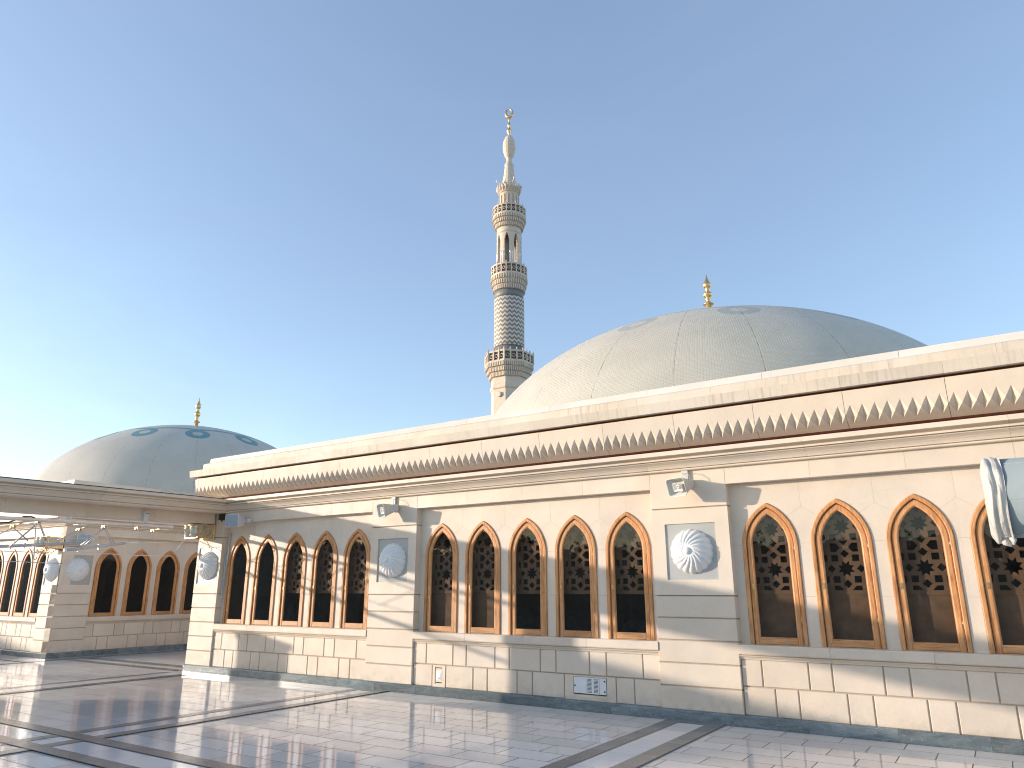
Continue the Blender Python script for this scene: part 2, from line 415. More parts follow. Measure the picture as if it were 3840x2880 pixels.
# ------------------------------------------------------------------ floor
def flat(rects, z, name, mat, kind='structure', sub=None):
    mb = MB()
    for (x0, x1, y0, y1) in rects:
        if sub is None: mb.face(((x0, y0, z), (x1, y0, z), (x1, y1, z), (x0, y1, z)), random.random())
        else:
            ax, st, ph = sub(x0, x1, y0, y1)
            a, b = (x0, x1) if ax == 0 else (y0, y1)
            k = math.floor((a - ph) / st); c = a
            while c < b - 1e-4:
                k += 1; d = min(b, ph + k * st)
                if d - c > .01:
                    g = .0015; q = (c + g, d - g)
                    if ax == 0: mb.face(((q[0], y0 + g, z), (q[1], y0 + g, z), (q[1], y1 - g, z), (q[0], y1 - g, z)), random.random())
                    else: mb.face(((x0 + g, q[0], z), (x1 - g, q[0], z), (x1 - g, q[1], z), (x0 + g, q[1], z)), random.random())
                c = d
    o = obj(name, mb, mat); o['kind'] = kind; return o
g0 = MB(); S = 600
g0.face(((-S, -S, -15), (S, -S, -15), (S, S, -15), (-S, S, -15))); go = obj('ground', g0, M['tarmac']); go['kind'] = 'structure'
fl = MB(); fl.box(-60, 60, -60, 60, -.5, 0, tone=.5); fo = obj('terrace_floor', fl, M['floor']); fo['kind'] = 'structure'
YB = [(-5.11, -4.91), (-5.68, -5.49)]
XB = [(-4.09, -3.88), (-3.52, -3.30), (-9.89, -9.70), (-9.36, -9.16), (-15.19, -15.02), (-14.53, -14.36), (2.1, 2.3), (2.66, 2.87)]
XS = [(-3.88, -3.52), (-9.70, -9.36), (-15.02, -14.53), (2.3, 2.66)]
strips = [(a, b, -30, -5.68) for a, b in XS] + [(a, b, -4.91, -.20) for a, b in XS[:2]] + [(-15.02, -14.53, -4.91, -.3)]
edges = [-60] + sorted([v for p in XB for v in p]) + [60]
strips += [(edges[i], edges[i + 1], -5.49, -5.11) for i in range(0, len(edges) - 1, 2)] 
def sub(x0, x1, y0, y1):
    return (1, .375, -.03 - .375 * 200) if (x1 - x0) < (y1 - y0) else (0, .66, -3.2 - .66 * 100)
flat([(a - .002, b + .002, c - .002, d + .002) for a, b, c, d in strips], .004, 'marble_strip_bed', M['granite'])
flat(strips, .008, 'marble_strip', M['strip'], sub=sub)
bands = [(a, b, -30, -.02) for a, b in XB if a > -14] + [(-15.19, -15.02, -30, -.35), (-14.53, -14.36, -30, -.12)]
bands += [(a, b, -.20, -.03) for a, b in XS[:2]]
def sub2(x0, x1, y0, y1): return (1, .75, -60.) if (x1 - x0) < (y1 - y0) else (0, .75, -60.)
flat(bands, .012, 'granite_band', M['granite'], sub=sub2)
flat([(-60, 60, a, b) for a, b in YB], .016, 'granite_cross_band', M['granite'], sub=sub2)
flat([(-20.05, -15.3, .42, .60), (-20.05, -15.3, -.12, .05), (-20.27, -20.06, -4.9, 5), (-60, -20.3, -1.0, -.82), (-60, -20.3, -1.5, -1.32)], .012, 'granite_alley_band', M['granite'], sub=sub2)

# ------------------------------------------------------------------ facade kit (local: x along the wall, y into the wall, z up)
Z_SK = .14; CH = .2928; ZP0 = .14 + 5 * CH; ZP1 = 2.801; ZT = 3.336; ZL = 3.10
FR_LABEL = None
def window_meshes():
    o = arch(.363, .995); i = arch(.312, .995); f = MB().ringplate(o, i, .118, .235, .006)
    fm = f.mesh('window')
    o2 = arch(.305, .995); i2 = arch(.237, .995)
    s_ = MB().ringplate(o2, i2, .140, .175, .006)
    i3 = arch(.250, .995); s_.ringplate(arch(.2372, .995), arch(.229, .995), .152, .165)
    sm = s_.mesh('sash')
    rl = MB().box(-.238, .238, .1405, .174, 1.0, 1.088, c=.005, tone=.5); rl.box(-.31, .31, .15, .30, .975, .997, tone=.2)
    rm = rl.mesh('sash_rail')
    gp = MB(); a = arch(.236, 1.08)
    vs = [gp.bm.verts.new((x, .158, z)) for x, z in a]; gp.face(vs); gp.bm.normal_update()
    for f in gp.bm.faces:
        if f.normal.y > 0: f.normal_flip()
    gm = bpy.data.meshes.new('pane'); gp.bm.to_mesh(gm); gp.bm.free()
    kh = MB().box(-.283, -.255, .134, .142, 1.69, 1.76, c=.003, tone=.5); kh.lathe([(.0001, .0), (.006, 0), (.006, .003), (.0001, .003)], 10, c=(-.269, .134, 1.725), axis='y'); km = kh.mesh('keyhole_plate')
    hm = MB().tube([(.308, .135, 0), (.308, .135, .11)], .006, 8).mesh('hinge')
    return fm, sm, rm, gm, km, hm
WM = window_meshes()
def screen_mesh():
    """carved timber screen behind the glass: eight-pointed stars, squares, diamonds and arrow shapes, solid below"""
    P = .53; x0, x1, z0, z1 = -.40, .40, 1.64, 2.88; cz = 2.47
    holes = []
    def inside(pts): return all(x0 + .012 < x < x1 - .012 and z0 + .03 < z < z1 - .02 for x, z in pts)
    def add(pts):
        c = [(min(max(x, x0 + .015), x1 - .015), min(max(z, z0 + .035), z1 - .02)) for x, z in pts]
        q = []
        for p in c:
            if not q or (abs(p[0] - q[-1][0]) + abs(p[1] - q[-1][1])) > .004: q.append(p)
        if len(q) > 2 and abs(q[0][0] - q[-1][0]) + abs(q[0][1] - q[-1][1]) < .004: q.pop()
        if len(q) < 3: return
        ar = abs(sum(q[i][0] * q[(i + 1) % len(q)][1] - q[(i + 1) % len(q)][0] * q[i][1] for i in range(len(q)))) / 2
        if ar > .0009: holes.append(q)
    def star(x, z):
        add([(x + (P * .20 if k % 2 == 0 else P * .115) * math.cos(math.pi * (k + .0) / 8 + math.pi / 8), z + (P * .20 if k % 2 == 0 else P * .115) * math.sin(math.pi * k / 8 + math.pi / 8)) for k in range(16)])
    def dia(x, z, r=.10): add([(x + P * r, z), (x, z + P * r), (x - P * r, z), (x, z - P * r)])
    def sq(x, z, h=.077): add([(x - P * h, z - P * h), (x + P * h, z - P * h), (x + P * h, z + P * h), (x - P * h, z + P * h)])
    for k in range(-2, 2):
        z = cz + k * P
        star(0, z); dia(0, z - .352 * P); dia(0, z - .648 * P)
        for s in (-1, 1):
            dia(s * .33 * P, z, .095); sq(s * .235 * P, z - .25 * P); sq(s * .235 * P, z - .75 * P)
            add([(s * .085 * P, z - .5 * P), (s * .185 * P, z - .5 * P + .105 * P), (s * .31 * P, z - .5 * P + .105 * P), (s * .31 * P, z - .5 * P - .105 * P), (s * .185 * P, z - .5 * P - .105 * P)])
            add([(s * x, zz) for x, zz in ((.40 * P, z - .16 * P), (.50 * P, z - .20 * P), (.50 * P, z - .36 * P), (.40 * P, z - .32 * P))])
            add([(s * x, zz) for x, zz in ((.40 * P, z - .68 * P), (.50 * P, z - .64 * P), (.50 * P, z - .80 * P), (.40 * P, z - .84 * P))])
    # drop clipped shapes that would touch each other
    mb = MB(); mb.plate([(x0, z0), (x1, z0), (x1, z1), (x0, z1)], holes, .275, .30)
    mb.box(x0, x1, .272, .305, z0 - .02, z0 + .012, tone=.7)
    return mb.mesh('timber_screen')
SCM = screen_mesh()
SCL = MB().box(-.40, .40, .283, .30, .95, 1.618, tone=.3).mesh('lower_panel')
def add_window(parent, mat, scr=True):
    w = obj('window', WM[0], M['wood'], parent, mat)
    obj('sash', WM[1], M['wood'], w); obj('sash_rail', WM[2], M['wood_h'], w); obj('pane', WM[3], M['glass'], w)
    obj('keyhole_plate', WM[4], M['brass'], w); 
    for hz_ in (1.25, 2.15): obj('hinge', WM[5], M['brass'], w, T(0, 0, hz_)); 
    if scr: obj('timber_screen', SCM, M['screen'], w)
    if scr == 2: obj('lower_panel', SCL, M['screen'], w)
    return w
def medallion_mesh(n=18, H=.185, Rm=.31):
    mb = MB(); NR, NT_ = 22, n * 10; V = []
    for i in range(NR + 1):
        t = i / NR; row = []
        for j in range(NT_):
            th = 2 * math.pi * j / NT_
            ph = th * n / 2 - n / 2 * .95 * (1 - t) ** 1.5
            rib = abs(math.sin(ph)) ** .7
            amp = min(1, max(0, (t - .20) / .35))
            rr = Rm * t * (1 - .055 * (1 - rib) * t * t)
            h = H * (1 - t ** 2.2) ** .72 if t < 1 else 0
            h = h * (1 - .085 * amp * (1 - rib)) + .012 * amp * rib * (1 - t ** 6) + .004
            if t < .15: h += .03 * math.sqrt(max(0, 1 - (t / .15) ** 2))
            elif t < .24: h -= .012 * math.sin((t - .15) / .09 * math.pi)
            if i == NR: h = .0
            row.append(mb.bm.verts.new((rr * math.cos(th), -h, rr * math.sin(th))))
        V.append(row)
    for i in range(NR):
        for j in range(NT_):
            q = (V[i][j], V[i][(j + 1) % NT_], V[i + 1][(j + 1) % NT_], V[i + 1][j])
            mb.face(q, .5, True)
    return mb.mesh('medallion', True)
MED = medallion_mesh()
def add_pier(parent, F, x0, x1, pname='pier'):
    mb = MB(); g = .009
    for k in range(5):
        mb.box(x0, x1, 0, .30, .14 + k * CH + (g if k else 0), .14 + (k + 1) * CH - g, c=.006)
    cx = (x0 + x1) / 2; hp = min(.367, (x1 - x0) / 2 - .05)
    t = random.random(); z0, z1 = ZP0 + g, ZP1 - g
    mb.plate([(x0, z0), (x1, z0), (x1, z1), (x0, z1)], [[(cx - hp, 1.817), (cx + hp, 1.817), (cx + hp, 2.585), (cx - hp, 2.585)]], 0, .022, t, back=False)
    mb.box(x0, x1, .0225, .30, z0, z1, tone=t)
    mb.box(x0, x1, 0, .30, ZP1 + g, ZT, c=.006)
    p = obj(pname, mb, M['stone'], parent, F)
    obj('pier_core', MB().box(x0 + .012, x1 - .012, .018, .29, .13, ZP0 - .004, tone=.5), M['bed'], p)
    obj('pier_core', MB().box(x0 + .012, x1 - .012, .024, .29, ZP0 - .003, ZT - .01, tone=.5), M['bed'], p)
    pm = MB().box(cx - hp, cx + hp, .0205, .035, 1.817, 2.585, tone=.5); obj('recessed_panel', pm, M['grey_panel'], p)
    m = obj('medallion', MED, M['plaster'], p, T(cx + .005, .02, 2.2))
    return p
def ashlar_rows(x0, x1, ph):
    """alternating 0.57 and 0.275 m blocks in two courses; ph is where a wide upper block starts"""
    per = .845; up = []; lo = []
    k0 = math.floor((x0 - ph) / per) - 1
    for k in range(k0, k0 + int((x1 - x0) / per) + 4):
        a = ph + k * per; up += [a, a + .57]; lo += [a + .143, a + .143 + .282]
    f = lambda L: [x0] + [v for v in sorted(L) if x0 + .06 < v < x1 - .06] + [x1]
    return f(up), f(lo)
M['bed'] = plain('groove_mortar', (.50, .405, .31), .9)
def add_bay(parent, F, x0, x1, nwin=5, wins=True, vent=None, niche=None, ctr=None, ph=None, scr=True):
    """one bay between two piers"""
    ctr = (x0 + x1) / 2 + .01 if ctr is None else ctr
    xs = [ctr + (k - (nwin - 1) / 2) * .8855 for k in range(nwin)]
    # window wall
    mb = MB(); hl = [[(x + a, z) for a, z in arch(.366, .99 + .002)] for x in xs]
    # one plate per window width so that each opening stays clean
    cuts = [x0] + [(a + b) / 2 for a, b in zip(xs[:-1], xs[1:])] + [x1]
    for c0, c1, h in zip(cuts[:-1], cuts[1:], hl):
        mb.plate([(c0, .985), (c1, .985), (c1, ZL + .02), (c0, ZL + .02)], [[(a, z if z > 1 else .9925) for a, z in h]], .14, .27, random.uniform(.3, .7))
    # fine joints, standing as hairline grooves filled with mortar
    jm = mb; jy = .1395; nf = len(mb.bm.faces)
    edges = [x0] + [v for x in xs for v in (x - .372, x + .372)] + [x1]
    for zz in (2.27, 1.60):
        for a, b in zip(edges[::2], edges[1::2]):
            if zz > 2.26: a += .0 if a == x0 else .008
            if b - a > .02: jm.box(a, b, jy, .142, zz - .0018, zz + .0018)
    for c in cuts[1:-1]:
        jm.box(c - .0016, c + .0016, jy, .142, 2.74, ZL)
        for s in (-1, 1):
            p0, p1 = Vector((c, 0, 2.74)), Vector((c + s * .225, 0, 2.60)); d = (p1 - p0).normalized(); n_ = Vector((-d.z, 0, d.x)) * .0016
            q = [p0 + n_, p1 + n_, p1 - n_, p0 - n_]; jm.face([(v.x, jy, v.z) for v in q])
    mb.bm.faces.ensure_lookup_table()
    for f in mb.bm.faces[nf:]: f.material_index = 1
    obj('window_wall', mb, [M['stone'], M['joint']], parent, F)
    # rounded stops at the feet of the mullions
    # base of ashlar blocks
    up, lo = ashlar_rows(x0, x1, ph if ph is not None else x0 + .24)
    mb = MB(); g = .008
    for a, b in zip(up[:-1], up[1:]): mb.box(a + g, b - g, .04, .2, .488, .806, c=.007)
    for a, b in zip(lo[:-1], lo[1:]):
        if vent and max([v for v in lo if v < vent[0]] or [x0]) - .01 < (a + b) / 2 < min([v for v in lo if v > vent[1]] or [x1]) + .01: continue
        if niche and niche[0] - .1 < (a + b) / 2 < niche[1] + .1: continue
        mb.box(a + g, b - g, .04, .2, .14, .472, c=.007)
    if vent:
        a = max([v for v in lo if v < vent[0]] or [x0]); b = min([v for v in lo if v > vent[1]] or [x1])
        mb.plate([(a + g, .14), (b - g, .14), (b - g, .474), (a + g, .474)], [[(vent[0], .212), (vent[1], .212), (vent[1], .455), (vent[0], .455)]], .04, .13, .4, back=False)
    if niche:
        a = max([v for v in lo if v < niche[0] + .02] or [x0]); b = min([v for v in lo if v > niche[1] - .02] or [x1])
        mb.plate([(a + g, .14), (b - g, .14), (b - g, .474), (a + g, .474)], [[(niche[0] + .04, .18), (niche[1] - .04, .18), (niche[1] - .04, .45), (niche[0] + .04, .45)]], .04, .09, .8, back=False)
    ab = obj('ashlar_base', mb, M['stone'], parent, F); mb = MB()
    mb.box(x0, x1, .058 if not (vent or niche) else .135, .19, .12, .81, tone=.1)
    if vent or niche:
        mb.box(x0, x1, .058, .134, .476, .81, tone=.1)
        xx = x0
        for a, b in sorted([v for v in (vent, niche) if v]):
            mb.box(xx, a - .01, .058, .134, .12, .4755, tone=.1); xx = b + .01
        mb.box(xx, x1, .058, .134, .12, .4755, tone=.1)
    obj('mortar_bed', mb, M['bed'], ab)
    # sill in three stones
    mb = MB(); prof = [(-.008, .8715), (-.014, .885), (-.014, .975), (-.004, .99), (.20, .9935), (.20, .81), (.036, .81), (.034, .822), (.022, .838), (.004, .85), (.002, .858), (.024, .860), (.024, .870)]
    n = 4; st = (x1 - x0) / n
    for k in range(n): mb.sweep(prof, x0 + k * st + (.0015 if k else 0), x0 + (k + 1) * st - (.0015 if k < n - 1 else 0))
    obj('sill', mb, M['stone'], parent, F)
    # lintel course
    mb = MB(); n = 4; st = (x1 - x0) / n
    for k in range(n): mb.box(x0 + k * st + (.0015 if k else .0015), x0 + (k + 1) * st - .0015, 0.001, .33, ZL, ZT)
    mb.box(x0, x1, .006, .3, ZL + .003, ZT, tone=.1)
    obj('lintel', mb, M['stone'], parent, F)
    if wins:
        for q_, x in enumerate(xs): add_window(parent, F @ T(x), scr[q_] if isinstance(scr, tuple) else scr)
M['joint'] = plain('mortar_line', (.46, .40, .33), .9)
CORN = [(.10, 3.331), (-.050, 3.331), (-.060, 3.338), (-.063, 3.346), (-.060, 3.354), (-.050, 3.360), (-.030, 3.361), (-.032, 3.367), (-.064, 3.368), (-.070, 3.38), (-.084, 3.40), (-.110, 3.424), (-.142, 3.442), (-.165, 3.452), (-.172, 3.462), (-.158, 3.464), (-.158, 3.470), (-.205, 3.471), (-.207, 3.494), (-.178, 3.4955), (-.185, 3.508), (-.205, 3.520), (-.235, 3.527), (-.285, 3.528), (-.285, 3.588), (.10, 3.588)]
def add_cornice(parent, F, x0, x1, prof=CORN, step=2.23, ph=0., name='cornice', mat='stone'):
    mb = MB(); a = x0; k = math.ceil((x0 - ph + .05) / step)
    while a < x1 - 1e-4:
        b = min(x1, ph + k * step); k += 1
        mb.sweep(prof, a + .001, b - .001); a = b
    return obj(name, mb, M[mat], parent, F)
def add_skirting(parent, F, x0, x1, y=-.022, z1=.14, step=.93, name='skirting'):
    mb = MB(); a = x0; prof = [(y, 0), (y, .118), (y + .006, .132), (y + .016, z1), (.12, z1 + .001), (.12, 0)]
    while a < x1 - 1e-4:
        b = min(x1, a + step * random.uniform(.85, 1.15)); 
        if x1 - b < .15: b = x1
        mb.sweep(prof, a + .0008, b - .0008); a = b
    return obj(name, mb, M['skirt'], parent, F)

# ------------------------------------------------------------------ prayer hall (main wall)
OX = -15.13
hall = thing('prayer_hall', 'cream stone hall with rows of teak framed pointed windows between medallion piers, filling the right', 'building', (OX, 0, 0))
FM = T(-OX)                                     # world x on the facade
PW = [(-15.13, -14.267), (-9.774, -8.671), (-4.181, -3.061), (1.415, 2.53)]
for k, (a, b) in enumerate(PW): add_pier(hall, FM, a, b)
add_bay(hall, FM, -14.267, -9.774, ctr=-12.02, ph=-8.392 - 5.6, scr=(False, False, True, True, True))
add_bay(hall, FM, -8.671, -4.181, ctr=-6.415, ph=-8.392, vent=(-5.567, -5.015), niche=(-8.235, -7.98), scr=(2, 2, True, True, True))
add_bay(hall, FM, -3.061, 1.415, ctr=-.80, ph=-2.796, scr=2)
add_cornice(hall, FM, -15.35, 4.5, ph=-4.62 + .45)
add_skirting(hall, FM, -15.152, 4.5)
# return of the corner pier along the alley, roof deck, inner walls
mb = MB(); mb.box(-15.129, -14.9, .301, 18, 0, 3.33, tone=.5); mb.box(2.53, 4.5, .02, .3, .14, 3.33, tone=.5); obj('side_wall', mb, M['stone'], hall, FM)
mb = MB(); mb.box(-15.12, 4.5, .11, 18, 3.34, 3.57, tone=.5); obj('roof', mb, M['tarmac'], hall, FM)
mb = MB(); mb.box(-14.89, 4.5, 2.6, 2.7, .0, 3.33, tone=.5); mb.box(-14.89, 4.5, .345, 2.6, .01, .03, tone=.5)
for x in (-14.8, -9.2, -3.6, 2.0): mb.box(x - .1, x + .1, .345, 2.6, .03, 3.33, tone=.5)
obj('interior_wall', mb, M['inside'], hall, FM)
# floor skirting of the corner pier's left side
mb = MB(); mb.box(-15.15, -15.129, -.02, 6, 0, .14, tone=.3); obj('side_skirting', mb, M['skirt'], hall, FM)

# ------------------------------------------------------------------ carriage of the sliding dome above the main wall
sd1 = thing('sliding_dome', 'large pale tiled dome on a stone base with pointed notches, right of the minaret', 'dome', (-6, 9.0, 3.6))
FD = T(6, -9.0, -3.6)
mb = MB(); pit = .139; XE0, XE1 = -15.03, 3.1
def yf(z): return -.285 - .178 * (z - 3.80)
blocks = []; b0 = -3.6366 - 11 * 1.127
xs_ = [XE0] + [b0 + 1.127 * k for k in range(0, 17) if XE0 + .05 < b0 + 1.127 * k < XE1] + [XE1]
for a, b in zip(xs_[:-1], xs_[1:]):
    t = random.random(); a2, b2 = a + .0025, b - .0025; zt, zr, zv, zb = 3.924, 3.795, 3.714, 3.664; yv = -.155; yb = -.085; ztop = 4.087
    n = max(1, int(round((b2 - a2 - .004) / pit))); p = (b2 - a2) / n
    rt = lambda x: (x, yf(ztop), ztop); rm = lambda x: (x, yf(zt), zt); rb = lambda x: (x, yf(zr), zr)
    for k in range(n):
        u0, um, u1 = a2 + k * p, a2 + (k + .5) * p, a2 + (k + 1) * p
        V = (um, yv, zv); TT = (um, yf(zt), zt)
        mb.face((rt(u0), rt(u1), rm(u1), TT, rm(u0)), t)
        mb.face((rm(u0), TT, rb(u0)), t); mb.face((TT, rm(u1), rb(u1)), t)
        mb.face((TT, V, rb(u0)), t); mb.face((TT, rb(u1), V), t)
        mb.face((rb(u0), V, (u0, yv, zv)), t); mb.face((rb(u1), (u1, yv, zv), V), t)
        mb.face(((u0, yv, zv), V, (u1, yv, zv), (u1, yb, zb), (u0, yb, zb)), t)
    mb.face(((a2, yb, zb), (b2, yb, zb), (b2, .4, zb), (a2, .4, zb)), t)
    mb.face((rt(a2), rt(b2), (b2, -.30, ztop + .004), (a2, -.30, ztop + .004)), t); mb.face(((a2, -.30, ztop + .004), (b2, -.30, ztop + .004), (b2, -.30, 4.112), (a2, -.30, 4.112)), t)
    for x in (a2, b2):
        mb.face(((x, yf(ztop), ztop), (x, yf(zt), zt), (x, yf(zr), zr), (x, yv, zv), (x, yb, zb), (x, .4, zb), (x, .4, 4.112), (x, -.30, 4.112), (x, -.30, ztop + .004)), t)
obj('notched_course', mb, M['stone'], sd1, FD)
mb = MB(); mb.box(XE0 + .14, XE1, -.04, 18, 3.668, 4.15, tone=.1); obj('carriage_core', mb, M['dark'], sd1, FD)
# left return of the notched course
mb = MB(); mb.sweep([(-.10, 4.087), (-.06, 3.80), (0, 3.652), (.15, 3.652), (.15, 4.087)], .0, 17.6, tone=.5)
obj('notched_course_return', mb, M['stone'], sd1, FD @ Matrix.Translation((-15.02, 17.9, 0)) @ Matrix.Rotation(R(-90), 4, 'Z') @ T(0, 0, 0))
mb = MB(); x = -15.19; k = 0; xs_ = [-15.19] + [v for v in (-3.66 + 1.137 * k for k in range(-11, 7)) if -15.1 < v < XE1] + [XE1]
for a, b in zip(xs_[:-1], xs_[1:]): mb.sweep([(-.375, 4.146), (-.40, 4.29), (.05, 4.292), (.05, 4.146)], a + .001, b - .001)
mb.box(-15.19, XE1, .051, 18.5, 4.146, 4.29, tone=.5)
obj('fascia_slab', mb, M['stone_slab'], sd1, FD)
mb = MB(); xs_ = [-14.99] + [v for v in (-3.10 + 1.137 * k for k in range(-11, 7)) if -14.9 < v < XE1] + [XE1]
for a, b in zip(xs_[:-1], xs_[1:]): mb.sweep([(-.20, 4.2925), (-.20, 4.45), (-.185, 4.465), (-.11, 4.49), (.1, 4.49), (.1, 4.2925)], a + .001, b - .001)
obj('ledge', mb, M['stone_slab'], sd1, FD)
mb = MB(); xs_ = [-14.90] + [v for v in (-4.105 + 1.7 * k for k in range(-7, 5)) if -14.8 < v < XE1] + [XE1]
for a, b in zip(xs_[:-1], xs_[1:]): mb.sweep([(-.11, 4.49), (-.085, 4.59), (.3, 4.592), (.3, 4.49)], a + .002, b - .002)
mb.box(-14.9, XE1, .301, 18, 4.3, 4.59, tone=.5)
obj('coping', mb, M['stone_cap'], sd1, FD)
mb = MB(); mb.sweep([(-.245, 3.592), (-.262, 3.604), (-.25, 3.622), (-.225, 3.628), (-.21, 3.640), (-.07, 3.655), (-.07, 3.592)], -14.1, 3.1); obj('copper_flashing', mb, M['copper'], sd1, FD)
mb = MB(); mb.box(-14.05, 3.1, -.262, -.2, 4.113, 4.1455, tone=.3); obj('copper_drip_strip', mb, M['copper'], sd1, FD)
def dome_mesh(a, b, n=144, m=44):
    mb = MB(); pr = []
    for k in range(m):
        t = math.pi / 2 * (1 - k / m) ; t = math.pi / 2 * k / m
        pr.append((a * math.cos(t), b * math.sin(t)))
    pr.append((.02, b)); mb.lathe(pr, n); return mb.mesh('dome', True)
def finial_mesh(h):
    s_ = h
    pr = [(.0, 0), (.20, 0), (.20, .02), (.10, .05), (.055, .09), (.05, .30), (.055, .36), (.12, .40), (.13, .43), (.07, .46), (.06, .48), (.075, .50), (.115, .53), (.135, .565), (.13, .60), (.10, .63), (.06, .65), (.05, .665), (.075, .68), (.05, .69), (.045, .70), (.08, .715), (.125, .74), (.13, .77), (.105, .80), (.07, .84), (.04, .89), (.018, .95), (.004, 1.)]
    return MB().lathe([(r * .78 * 1.0, z * s_) for r, z in pr[1:]], 24).mesh('finial', True)
M['dome_a'] = mk_dome('pale_dome_tiles', (.63, .585, .475), (.44, .46, .42), -64.5 + 60, 4.45, .45, 1)
M['dome_b'] = mk_dome('pale_dome_tiles_teal_loops', (.61, .57, .475), (.14, .31, .32), -30.9 + 30, 3.93, .46, 1)
def fin2(z0, z1):
    """gilt spire: flared foot, two balls, pointed onion"""
    L = z1 - z0
    pr = [(.26, -.75), (.22, -.72), (.10, -.6), (.085, 0), (.12, .01), (.16, .03), (.16, .045), (.09, .075), (.06, .12), (.055, .17), (.09, .19), (.06, .21), (.07, .24), (.115, .28), (.135, .33), (.13, .37), (.09, .42), (.055, .45), (.05, .48), (.08, .50), (.05, .52), (.05, .54), (.09, .57), (.12, .62), (.12, .67), (.09, .73), (.05, .82), (.02, .92), (.003, 1.)]
    return MB().lathe([(r, z0 + (z * L if z > 0 else z)) for r, z in pr], 24).mesh('finial', True)
obj('dome', dome_mesh(6.96, 4.87), M['dome_a'], sd1, FD @ Matrix.Translation((-6, 9.41, 3.98)))
obj('finial', fin2(9.60, 10.58), M['gold'], sd1, FD @ Matrix.Translation((-6, 9.41, 0)))

# ------------------------------------------------------------------ second sliding dome (left)
sd2 = thing('sliding_dome', 'smaller looking pale dome with teal loops round its crown, far left behind the stone beam', 'dome', (-30.3, 9.2, 3.6))
obj('dome', dome_mesh(6.4, 4.48), M['dome_b'], sd2, T(0, 0, 4.35 - 3.6))
obj('finial', fin2(9.14, 10.36), M['gold'], sd2, T(0, 0, -3.6))
mb = MB(); mb.box(-8.6, 8.6, -8.6, 8.6, 0.02, .70, tone=.5); mb.box(-8.9, 8.9, -8.9, 8.9, .70, .88, tone=.5); mb.box(-8.95, 8.95, -9.15, 8.9, .8805, 1.06, tone=.9)
obj('carriage', mb, M['stone'], sd2)

# ------------------------------------------------------------------ side hall across the alley
sx, sy = -20.6, -.29
side = thing('side_hall', 'shaded stone hall with dark pointed windows across the alley at far left', 'building', (sx, sy, 0))
FA = Matrix.Rotation(R(90), 4, 'Z')             # wall facing the alley
add_pier(side, FA, 0, .862)
add_bay(side, FA, .862, 5.34, ctr=3.10, ph=1.10, scr=False)
add_pier(side, FA, 5.34, 6.2)
add_cornice(side, FA, -.02, 6.2)
add_skirting(side, FA, -.022, 6.2)
FB = T(-.862)                                    # wall facing the terrace
add_pier(side, FB, 0.0, .8615)
add_bay(side, FB, -4.49, 0, ctr=-2.24, ph=-4.2, scr=False)
add_pier(side, FB, -5.6, -4.49)
add_cornice(side, FB, -30, .88)
add_skirting(side, FB, -5.6, .884)
mb = MB(); mb.box(-40, -6.45, .05, .3, 0, 3.33, tone=.5); obj('plain_wall', mb, M['stone'], side)
mb = MB(); mb.box(-40, -.12, .13, 25, 3.35, 3.57, tone=.5); obj('roof', mb, M['tarmac'], side)
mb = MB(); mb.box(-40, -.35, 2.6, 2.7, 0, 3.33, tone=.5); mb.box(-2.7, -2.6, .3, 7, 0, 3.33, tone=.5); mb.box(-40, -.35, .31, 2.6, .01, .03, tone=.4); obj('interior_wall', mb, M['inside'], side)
mb = MB(); mb.box(-.35, 5.4, 6.5, 6.7, 0, 3.33, tone=.5); obj('alley_end_wall', mb, M['stone'], side)

# ------------------------------------------------------------------ stone beam from the corner pier across the terrace edge
beam = thing('stone_beam', 'long shaded stone beam with moulded cornice running out from the inner corner at left', 'beam', (-14.9, -5.1, -.075), (R(.8), 0, 0))
FW = Matrix.Rotation(R(90), 4, 'Z')
def wl(x, y): return Matrix.Translation((14.9, 5.1, 0)) @ Matrix.Translation((x, y, 0))
mb = MB(); y = -14.
while y < -.02:
    y2 = min(0., y + 1.4); mb.box(y + .001, y2 - .001, 0, .45, ZL, ZT); y = y2
mb.box(-14, 0, .006, .44, ZL + .004, ZT, tone=.1)
obj('frieze', mb, M['stone'], beam, wl(-14.55, 0) @ FW)
# cornice on the terrace side, profile line at x = -14.14
cw = [(y, z - .003) for y, z in CORN]; cw[0] = (.41, cw[0][1]); cw[-1] = (1.0, cw[-1][1]); cw[0] = (1.0, cw[0][1])
mb = MB(); a = -14.
while a < .05:
    b = min(.06, a + 1.4); mb.sweep(cw, a + .001, b - .001); a = b
obj('cornice', mb, M['stone'], beam, wl(-14.14, 0) @ FW)
mb = MB(); mb.box(-14, -.3, -.290, -.272, 3.582, 3.597, tone=.5); obj('edge_flashing', mb, M['black'], beam, wl(-14.14, 0) @ FW)
mb = MB()
for k in range(60):
    yy = -1.75 + k * .024; mb.tube([(yy, -.285, 3.603), (yy + .004, -.30, 3.64)], .0022, 4)
obj('bird_spikes', mb, M['black'], beam, wl(-14.14, 0) @ FW)
mb = MB()
for k in range(6): mb.box(-5.35, -4.85, 0, .48, .15 + k * .49, .15 + (k + 1) * .49 - .012, c=.006)
mb.box(-5.34, -4.86, .01, .47, 0.0, ZL, tone=.2); obj('support_pier', mb, M['stone'], beam, wl(-14.5, 0) @ FW)

